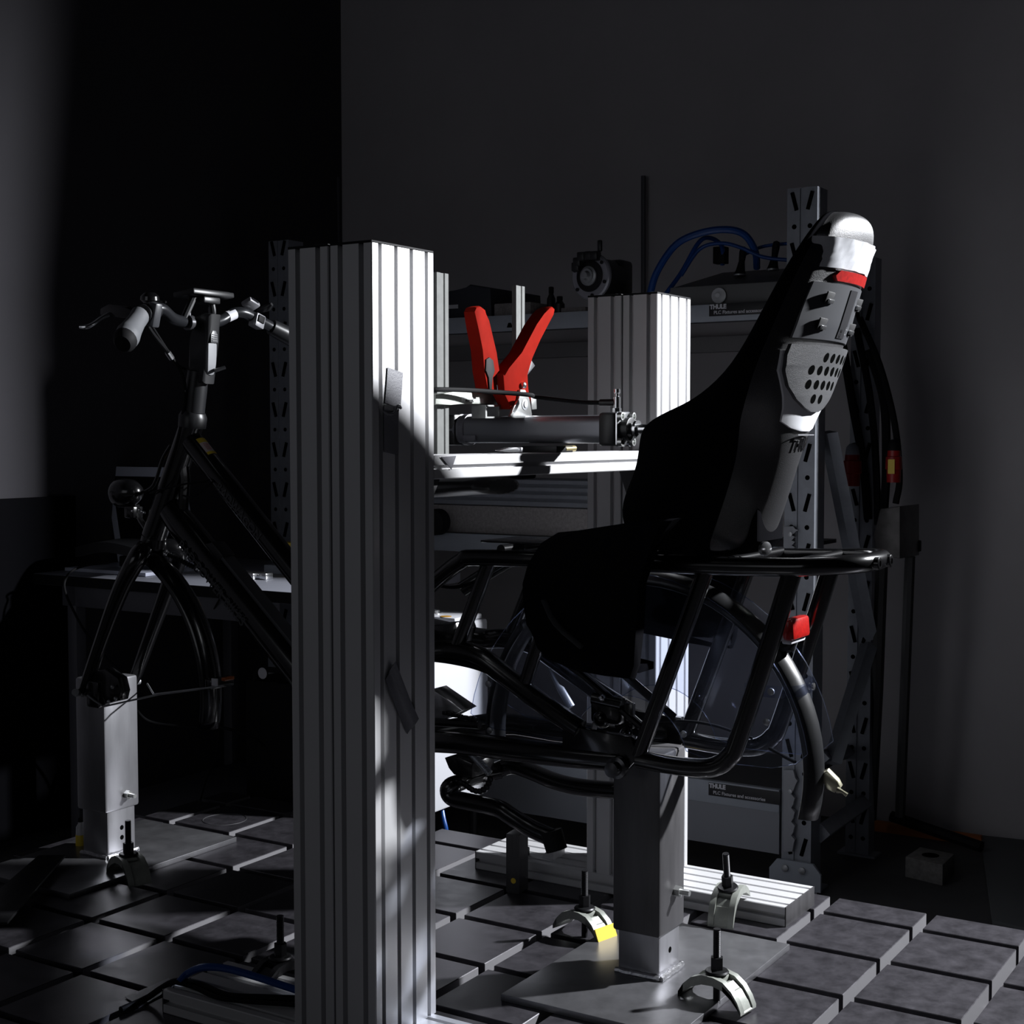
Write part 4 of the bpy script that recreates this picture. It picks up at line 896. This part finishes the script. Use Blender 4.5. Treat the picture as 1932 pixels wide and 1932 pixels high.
q = U(1357, 558, 3.45); MB().lathe(q, (-1, 0, 0), [(0, .020), (.004, .020), (.006, .012), (.012, .006)], 18).build('key_switch', M_wtape, t)
def hose(label, pts, r=.0055, m=None, nm='blue_hose', grp='blue air hoses by the valve box', cat='hose'): return tag(MB().tube(pts, r, 10, 6).build(nm, m or M_hose), label, cat, grp)
hose('thickest blue hose arching highest over the valve box', [U(1226, 556, 3.45), U(1240, 512, 3.46), U(1275, 462, 3.48), U(1320, 440, 3.50), U(1370, 433, 3.52), U(1405, 443, 3.54), U(1425, 475, 3.56), U(1428, 505, 3.6)], .0095)
hose('blue hose bending left of the levers down behind the farther column', [U(1252, 560, 3.47), U(1285, 515, 3.5), U(1318, 458, 3.53), U(1340, 449, 3.56), U(1362, 465, 3.6), U(1363, 500, 3.62)], .006)
hose('lower blue hose swinging right across both levers', [U(1285, 520, 3.5), U(1320, 470, 3.52), U(1362, 459, 3.53), U(1400, 468, 3.54), U(1440, 485, 3.55), U(1500, 492, 3.56)], .005)
hose('short blue hose reaching the right upright behind the levers', [U(1405, 480, 3.6), U(1440, 465, 3.6), U(1490, 459, 3.6)], .0045)
# flat box on shelf near column
tag(MB().bb((3.46, on_shelf(1105, 3.46).y, ztop), (3.56, on_shelf(1058, 3.46).y, ztop+.018), .002).build('flat_box', M_wood), 'flat grey box on the upper shelf just left of farther column', 'box')
# stored profiles on the middle shelf
for k, (z, hh, lab) in enumerate(((.697, .080, 'rough grey timber beam lying on the middle shelf'), (.779, .075, 'dark grooved profile stacked on the timber beam'))):
    b = MB(); 
    if k: profile(b, (3.45, 1.9, z), (1, 0, 0), (0, 0, 1), (0, 1.0, 0), .16, hh, S4, [.018, .038, .058])
    else: b.bb((3.45, 1.85, z), (3.62, 2.9, z+hh), .004)
    tag(b.build('timber_beam' if not k else 'stored_profile', M_wood if not k else M_rackg), lab, 'beam')
for px0, px1, h_, lab in ((932, 962, .036, 'left black case on top of the stored profile'), (965, 992, .042, 'right black case on top of the stored profile, rounded top')):
    a, e = U(px1, 940, 3.5), U(px0, 940, 3.5); tag(MB().bb((3.48, a.y, .8545), (3.56, e.y, .8545+h_), .006).build('small_case', M_cap), lab, 'case', 'black cases on the stored profile')
t = thing('hose_reel', 'black round roller half hidden beside the nearer column under the crossbeam', 'reel', tuple(U(828, 985, 3.40)))
q = U(822, 985, 3.40); MB().lathe(q, (1, 0, 0), [(-.02, .034), (-.018, .038), (.02, .038), (.022, .03)], 26).build('drum', M_cap, t); MB().lathe(q-Vector((.021, 0, 0)), (-1, 0, 0), [(0, .012), (.006, .010)], 14).build('hub', M_dark, t)
# white controller cabinet
t = thing('controller_cabinet', 'white controller cabinet on black casters behind the bike frame, glaring white', 'cabinet', (3.15, 2.2, FZ))
cv = 2.08
cx0, cx1 = V(812, 1530, cv).x, V(922, 1495, cv).x
zb, zt, zh = V(922, 1495, cv).z, V(870, 1210, cv).z, V(922, 1165, cv).z
cm = V(860, 1180, cv).x
MB().bb((cx0, cv, zb), (cx1, cv+.19, zt), .006).build('cabinet_body', M_white, t)
MB().bb((cm, cv, zt), (cx1, cv+.19, zh), .010).build('head_unit', M_white, t)
MB().bb((cm+.003, cv+.005, zh), (cx1-.022, cv+.185, zh+.014), .004).build('lid', M_white, t)
q = Vector((cm+.045, cv+.10, zh+.014))
MB().lathe(q, (0, 0, 1), [(0, .020), (.004, .020), (.005, .016), (.011, .015), (.012, .010)], 24).build('push_button', M_bright, t)
MB().lathe(Vector((cm+.020, cv+.045, zh+.014)), (0, 0, 1), [(0, .015), (.001, .015)], 24).build('round_sticker', mat('amber_sticker', (.5, .25, .03), .5), t)
MB().lathe(Vector((cm+.022, cv+.14, zh+.014)), (.1, 0, 1), [(0, .006), (.02, .008), (.055, .008), (.058, .004)], 14).build('red_plug', M_redplug, t)
LG = [(cx0+.04, cv+.03), (cx1-.03, cv+.03), (cx0+.04, cv+.16), (cx1-.03, cv+.16)]
M_stand = M_cap
for u, v in LG:
    u = max(u, 2.96); g_ = MB().tube([(u, v, FZ+.03), (u, v, zb+.004)], .012, 10).build('stand_leg', M_stand, t)
    MB().lathe((u-.012, v, FZ+.028), (1, 0, 0), [(0, .020), (.002, .028), (.022, .028), (.024, .020)], 18).build('caster', M_cap, g_)
hose('blue hose hanging below the white cabinet down to the floor', [V(834, 1528, 2.10), V(837, 1545, 2.09), V(842, 1568, 2.08), V(843, 1600, 2.08)], .006, grp='blue hoses at floor level')
# wall fittings
t = tag(MB().bb((WU-.03, 1.62, U(1000, 668, WU).z-.016), (WU, 3.30, U(1000, 655, WU).z+.01), .003).build('wall_trunking', mat('trunking_paint', (.35, .34, .35), .6)), 'long horizontal cable trunking on the back wall behind the shelves', 'cable trunking')
tag(MB().tube([U(1214, 332, WU-.02), U(1214, 700, WU-.02)], .008, 8).build('wall_conduit', M_deskleg), 'thin vertical conduit on the back wall left of the hoses', 'conduit', 'vertical conduits on the back wall')
tag(MB().tube([U(636, 335, WU-.02), U(636, 700, WU-.02)], .010, 8).build('wall_conduit', M_deskleg), 'dark vertical conduit close to the room corner', 'conduit', 'vertical conduits on the back wall')
# ------------------------------------------------------------------ right hand corner
def cable(label, pts, r=.009, grp='black cables hanging by the right rack'): return tag(MB().tube(pts, r, 8, 6).build('hanging_cable', M_cable), label, 'cable', grp)
cable('leftmost thick black cable hanging beside the seat back', [U(1588, 640, 3.78), U(1608, 760, 3.78), U(1628, 870, 3.78), U(1638, 980, 3.78)], .012)
cable('second black cable from the left, running straight down past the red plug', [U(1616, 620, 3.76), U(1640, 740, 3.76), U(1652, 860, 3.76), U(1656, 990, 3.76)], .010)
cable('third black cable, bowed to the right above the metal box', [U(1640, 660, 3.76), U(1668, 760, 3.76), U(1672, 880, 3.76), U(1668, 960, 3.76)], .012)
cable('rightmost black cable looping down to the metal box', [U(1622, 600, 3.74), U(1660, 690, 3.74), U(1688, 800, 3.74), U(1697, 900, 3.74), U(1690, 950, 3.74)], .009)
def plug(label, x0, x1, y0, y1, u, yel=False):
    t = thing('power_plug', label, 'plug', tuple(U((x0+x1)/2, y1, u)), 'red power plugs')
    c = U((x0+x1)/2, y1, u); h = U(0, y0, u).z-U(0, y1, u).z; r = (U(x0, y1, u)-U(x1, y1, u)).length/2
    h = U((x0+x1)/2, y0, u).z-c.z
    MB().lathe(c, (0, 0, 1), [(0, r*.9), (h*.4, r*.95), (h*.42, r*1.1), (h*.8, r*1.05), (h*.82, r*.9), (h, r*.85)], 24).build('body', M_redplug, t)
    MB().lathe(c+Vector((0, 0, h)), (0, 0, 1), [(0, r*.85), (h*.25, r*.7), (h*.35, r*.35)], 20).build('collar', M_cap if yel else M_shelf, t)
    if yel: MB().box(c+Vector((-r*1.06, .0, h*.5)), (.003, r*.9, h*.45)).build('yellow_tag', M_yellow, t)
plug('red power plug with grey collar hanging right of the seat spine', 1592, 1623, 858, 917, 3.72); plug('red power plug with yellow tag, hanging farther right', 1672, 1700, 850, 910, 3.72, True)
t = thing('junction_box', 'scuffed metal box on two poles against the back wall at right', 'box', tuple(U(1690, 1055, 3.75)))
MB().prism([U(1660, 960, 3.72), U(1698, 955, 3.72), U(1698, 1054, 3.72), U(1652, 1045, 3.72), U(1648, 1010, 3.72)], (.14, -.01, 0), .004).build('box_body', mat('scuffed_box', (.09, .085, .085), .45, .5, noise=.4, nscale=20), t)
MB().box(U(1730, 1030, 3.86), (.02, .02, .03), .003).build('latch', M_cap, t)
MB().tube([U(1717, 1050, 3.80), U(1698, 1540, 3.86)], .014, 8).build('pole', mat('dark_pole', (.05, .05, .052), .5, .4), t)
MB().tube([U(1664, 1052, 3.78), U(1655, 1300, 3.82), U(1642, 1545, 3.86)], .017, 8).build('pole', mat('black_pole', (.015, .015, .016), .5), t)
tag(MB().prism([U(1640, 1548, 4.08), U(1850, 1578, 4.08), U(1858, 1612, 4.06), U(1700, 1588, 4.06), U(1640, 1572, 4.06)], (.02, 0, 0), .002).build('orange_board', M_orange), 'orange board lying along the foot of the back wall', 'board')
tag(MB().tube([U(1682, 1540, 4.0), U(1760, 1567, 3.98), U(1852, 1598, 3.95)], .016, 8).build('floor_pole', M_cap), 'black pole lying in front of the orange board', 'pole')
q = Zp(1775, 1668, FZ)
t = thing('concrete_block', 'dim concrete block with a hole on the floor right of the rack', 'block', tuple(q))
p0, p1, p2, p3 = Zp(1708, 1655, FZ), Zp(1778, 1672, FZ), Zp(1800, 1650, FZ), Zp(1735, 1636, FZ)
MB().prism([p0, p1, p2, p3], (0, 0, .055), .003).build('block_body', M_concrete, t)
MB().lathe((p0+p1+p2+p3)/4+Vector((0, 0, .0552)), (0, 0, 1), [(0, .022), (.0006, .022)], 20).build('hole', M_hole, t)
tag(MB().prism([Zp(1850, 1583, FZ+.004), Zp(1872, 1745, FZ+.004), Zp(2100, 1800, FZ+.004), Zp(2100, 1610, FZ+.004)], (0, 0, .012), .002).build('rubber_mat', M_mat), 'dark ribbed rubber mat on the floor at the far right', 'mat')

# ------------------------------------------------------------------ desk corner on the left
DZ = .59
dk = thing('desk', 'long desk against the left wall behind the bike front', 'desk', (2.95, 2.8, FZ))
c0 = Zp(60, 1078, DZ)
MB().bb((2.73, 2.30, DZ-.03), (3.40, WV-.01, DZ), .002).build('desk_top', M_desk, dk)
MB().bb((2.7285, 2.30, DZ-.029), (2.731, WV-.01, DZ-.001)).build('edge_band', M_cap, dk)
MB().bb((2.735, 2.42, DZ-.085), (2.765, 3.19, DZ-.03), .002).build('apron', M_deskleg, dk)
for u, v in ((2.735, 3.17), (3.35, 3.17), (2.95, 2.46), (3.35, 2.46)): MB().bb((u, v-.035, FZ), (u+.035, v, DZ-.03), .002).build('leg', M_deskleg, dk)
MB().bb((2.745, 2.78, FZ+.10), (3.37, 3.13, FZ+.12), .002).build('lower_tray', M_deskleg, dk)
pn = [V(-60, 944, WV-.006), V(137, 935, WV-.006)]
tag(MB().bb((pn[0].x, WV-.02, FZ+.02), (pn[1].x, WV-.002, pn[1].z), .002).build('wall_panel', M_board), 'black flat panel on the left wall behind the desk end', 'panel')
t = thing('laptop', 'open grey framed laptop standing on the desk behind the bike headlight', 'laptop', tuple(Zp(260, 1045, DZ)))
LU = 3.02
s0, s1, s2, s3 = U(196, 880, LU+.04), U(222, 1024, LU), U(372, 1010, LU), U(352, 872, LU+.04)
s1.z = DZ+.012; s2.z = DZ+.012; s2.y = U(372, 1010, LU).y; s3 = s0+(s2-s1)
MB().prism([s0, s1, s2, s3], (.008, 0, 0), .001).build('lid', M_lapt, t)
ex = (s2-s1); ey = (s0-s1)
MB().prism([s1+ex*.08+ey*.16, s1+ex*.92+ey*.16, s1+ex*.92+ey*.90, s1+ex*.08+ey*.90], (-.0008, 0, 0)).build('screen', M_screen, t)
MB().prism([s1+Vector((0, 0, -.011)), s2+Vector((0, 0, -.011)), s2+Vector((-.20, 0, -.011)), s1+Vector((-.20, 0, -.011))], (0, 0, .010), .001).build('keyboard_base', M_lapt, t)
t = thing('desk_device', 'dark curved plastic device with a cable, lying on the desk left of the fork', 'device', tuple(Zp(215, 1066, DZ)))
D = lambda x, y: U(x, y, 2.78)
b = MB(); rows = []
for k in range(9):
    x = 142+15*k; yt = 1036-13*math.sin(PI*min(1, (k+.8)/8.5)); rows.append([D(x, yt)+Vector((.16, 0, .004)), D(x, yt)+Vector((.08, 0, .006)), D(x, yt)])
b.grid(rows, (0, 0, -.028)); b.build('curved_cover', M_satin, t)
q = D(215, 1062); MB().box(q+Vector((.07, 0, 0)), (.05, .06, .03), .004).build('foot', M_cap, t)
hz = DZ
tag(MB().tube([D(205, 1062), D(165, 1066), U(138, 1076, 2.71), U(124, 1092, 2.70), U(122, 1112, 2.69), U(135, 1145, 2.69), U(165, 1198, 2.69), U(205, 1245, 2.69), U(240, 1278, 2.69), U(262, 1310, 2.7)], .0035, 8, 6).build('device_cable', M_cable), 'black cable looping off the desk edge left of the fork', 'cable')
for (x, lab) in ((473, 'left bright plug adapter on the lit desk'), (497, 'right bright plug adapter on the lit desk')):
    q = Zp(x, 1093, DZ); tag(MB().box(q+Vector((0, 0, .009)), (.03, .045, .018), .003).build('plug_adapter', M_bright), lab, 'adapter', 'plug adapters')
q = Zp(515, 1085, DZ); tag(MB().box(q+Vector((.06, 0, .012)), (.06, .12, .024), .002).build('grey_box', M_shelf), 'low grey box on the desk beside the nearer column', 'box')
q = U(548, 1045, 3.1); tag(MB().box(Vector((3.1, q.y-.02, DZ+.045)), (.05, .07, .09), .003).build('yellow_box', M_yellow), 'yellow box on the desk peeking out left of the nearer column', 'box')
q = Zp(415, 1085, DZ); tag(MB().prism([q+Vector((-.04, .14, 0)), q+Vector((-.03, -.12, 0)), q+Vector((.14, -.10, 0)), q+Vector((.13, .16, 0))], (0, 0, .0012)).build('paper_sheet', M_labelw), 'pale sheet of paper on the desk behind the fender', 'paper')
# under the desk
t = upright('rack_upright', 'dim punched upright under the desk behind the fork blades', 3.28, 2.83, 2.92, FZ, DZ-.035, 'punched uprights of the shelf rack')
cable('grey cable curving under the desk near the fender tip', [U(420, 1120, 2.72), U(400, 1160, 2.75), U(396, 1200, 2.85)], .0025, 'cables under the desk')
cable('pale cable hanging to the floor under the desk', [U(415, 1370, 2.95), U(408, 1420, 2.95), U(390, 1470, 2.95), U(378, 1510, 2.95)], .0025, 'cables under the desk')
cable('black cable sagging behind the fork post', [U(250, 1330, 2.8), U(280, 1360, 2.85), U(340, 1370, 2.9), U(430, 1375, 2.95), U(500, 1410, 3.0), U(515, 1450, 3.0)], .004, 'cables under the desk')
hose('blue hose looping on the floor left of the nearer column', [U(505, 1500, 3.05), U(515, 1450, 3.05), U(535, 1410, 3.05), U(565, 1380, 3.05)], .007, grp='blue hoses at floor level')
t = thing('floor_case', 'black equipment case on the floor under the desk', 'case', (3.05, 2.5, FZ))
MB().bb((3.0, 2.51, FZ+.0), (3.26, 2.76, .30), .01).build('case_body', M_cap, t); MB().tube([(3.0, 2.56, .30), (3.0, 2.58, .33), (3.0, 2.70, .33), (3.0, 2.72, .30)], .008, 8, 4).build('handle', M_cap, t)

# ------------------------------------------------------------------ small things on the table
t = thing('glue_bottle', 'small clear bottle with yellow label behind the fork post', 'bottle', tuple(Zp(150, 1594, .012)))
q = Zp(153, 1594, .012)
MB().lathe(q, (0, 0, 1), [(0, .0125), (.024, .0125), (.0255, .0115)], 18).build('yellow_label', M_sticky, t)
MB().lathe(q+Vector((0, 0, .0255)), (0, 0, 1), [(0, .0118), (.018, .011), (.026, .006), (.030, .006)], 18).build('neck', M_wtape, t)
MB().lathe(q+Vector((0, 0, .0555)), (0, 0, 1), [(0, .007), (.008, .006)], 14).build('cap', M_cap, t)
q0, q1 = Zp(-30, 1745, .03), Zp(98, 1618, .03); dd = (q1-q0).normalized(); nn = Vector((-dd.y, dd.x, 0))
tag(MB().prism([q0+nn*.045, q0-nn*.045, q1-nn*.03, q1+nn*.03], (0, 0, .006), .001).build('flat_bar', M_dark), 'flat black bar jutting in from the left edge above the table', 'bar')
tape = MB(); tape.grid([[Zp(x, y, .0015) for x, y in r] for r in (((236, 1882), (252, 1892), (262, 1902)), ((282, 1862), (292, 1872), (300, 1880)), ((318, 1846), (326, 1853), (332, 1858)))], (0, 0, .001))
tag(tape.build('tape_patch', M_tape), 'grey tape patch fixing a cable to the table near the left rail end', 'tape')
bm = lambda x, y, z=.046: Zp(x, y, z)
tag(MB().tube([Zp(228, 1905, .006), Zp(275, 1884, .008), Zp(305, 1864, .03), Zp(335, 1851, .050), bm(380, 1858), bm(430, 1878), bm(500, 1882), bm(560, 1884)], .0055, 10, 6).build('rail_cable', M_cable), 'thick black cable lying along the nearer base rail', 'cable', 'cables on the nearer base rail')
tag(MB().tube([Zp(332, 1853, .050), bm(365, 1862), bm(405, 1880), bm(450, 1888), bm(560, 1896)], .004, 10, 6).build('rail_cable', M_cable), 'thinner black cable on the nearer base rail, closest to its front edge', 'cable', 'cables on the nearer base rail')
hose('blue hose arching over the nearer base rail', [bm(338, 1853, .05), Zp(355, 1836, .062), Zp(385, 1825, .075), Zp(430, 1828, .075), Zp(490, 1845, .065), Zp(560, 1868, .05), Zp(620, 1885, .046)], .0065, grp='blue hoses at floor level')
# the work light itself, outside the picture on the right
t = thing('work_light', 'black work light on a tripod right of the rig', 'lamp', (LAMP.x, LAMP.y, FZ))
dv = AIM.normalized()
MB().lathe(LAMP-dv*.10, dv, [(0, .035), (.010, .05), (.050, .075), (.060, .085), (.061, .080), (.030, .05)], 28).build('housing', M_cap, t)
PB = LAMP-dv*.07
MB().tube([PB-Vector((.02, 0, .03)), (PB.x-.05, PB.y-.02, .5)], .014, 12).build('pole', M_cap, t)
fl = thing('added_light_blocker', 'added unseen black screen on a stand, blocking the work light from back shelves and left wall', 'screen', (3.75, .70, FZ))
MB().prism([(3.26, .70, FZ+.03), (3.28, .70, .45), (3.595, .70, .60), (3.60, .70, 1.0), (3.620, .70, 1.03), (3.620, .70, 1.36), (3.60, .70, 1.40), (3.618, .70, 1.45), (3.612, .70, 1.78), (3.65, .70, 2.05), (3.72, .70, 2.9), (4.12, .70, 2.9), (4.12, .70, FZ+.03)], (0, .006, 0), .001).build('cloth', M_board, fl)  # added screen out of view, outline shaped to cast the wanted shade
MB().tube([(4.05, .69, FZ), (4.05, .69, 2.9)], .012, 10).build('stand', M_cap, fl)
for k in range(3):
    q = 2*PI*k/3+.5; MB().tube([(PB.x-.05, PB.y-.02, .5), (PB.x-.14+.20*math.cos(q), PB.y-.02+.30*math.sin(q), FZ+.01)], .010, 8).build('leg', M_cap, t)
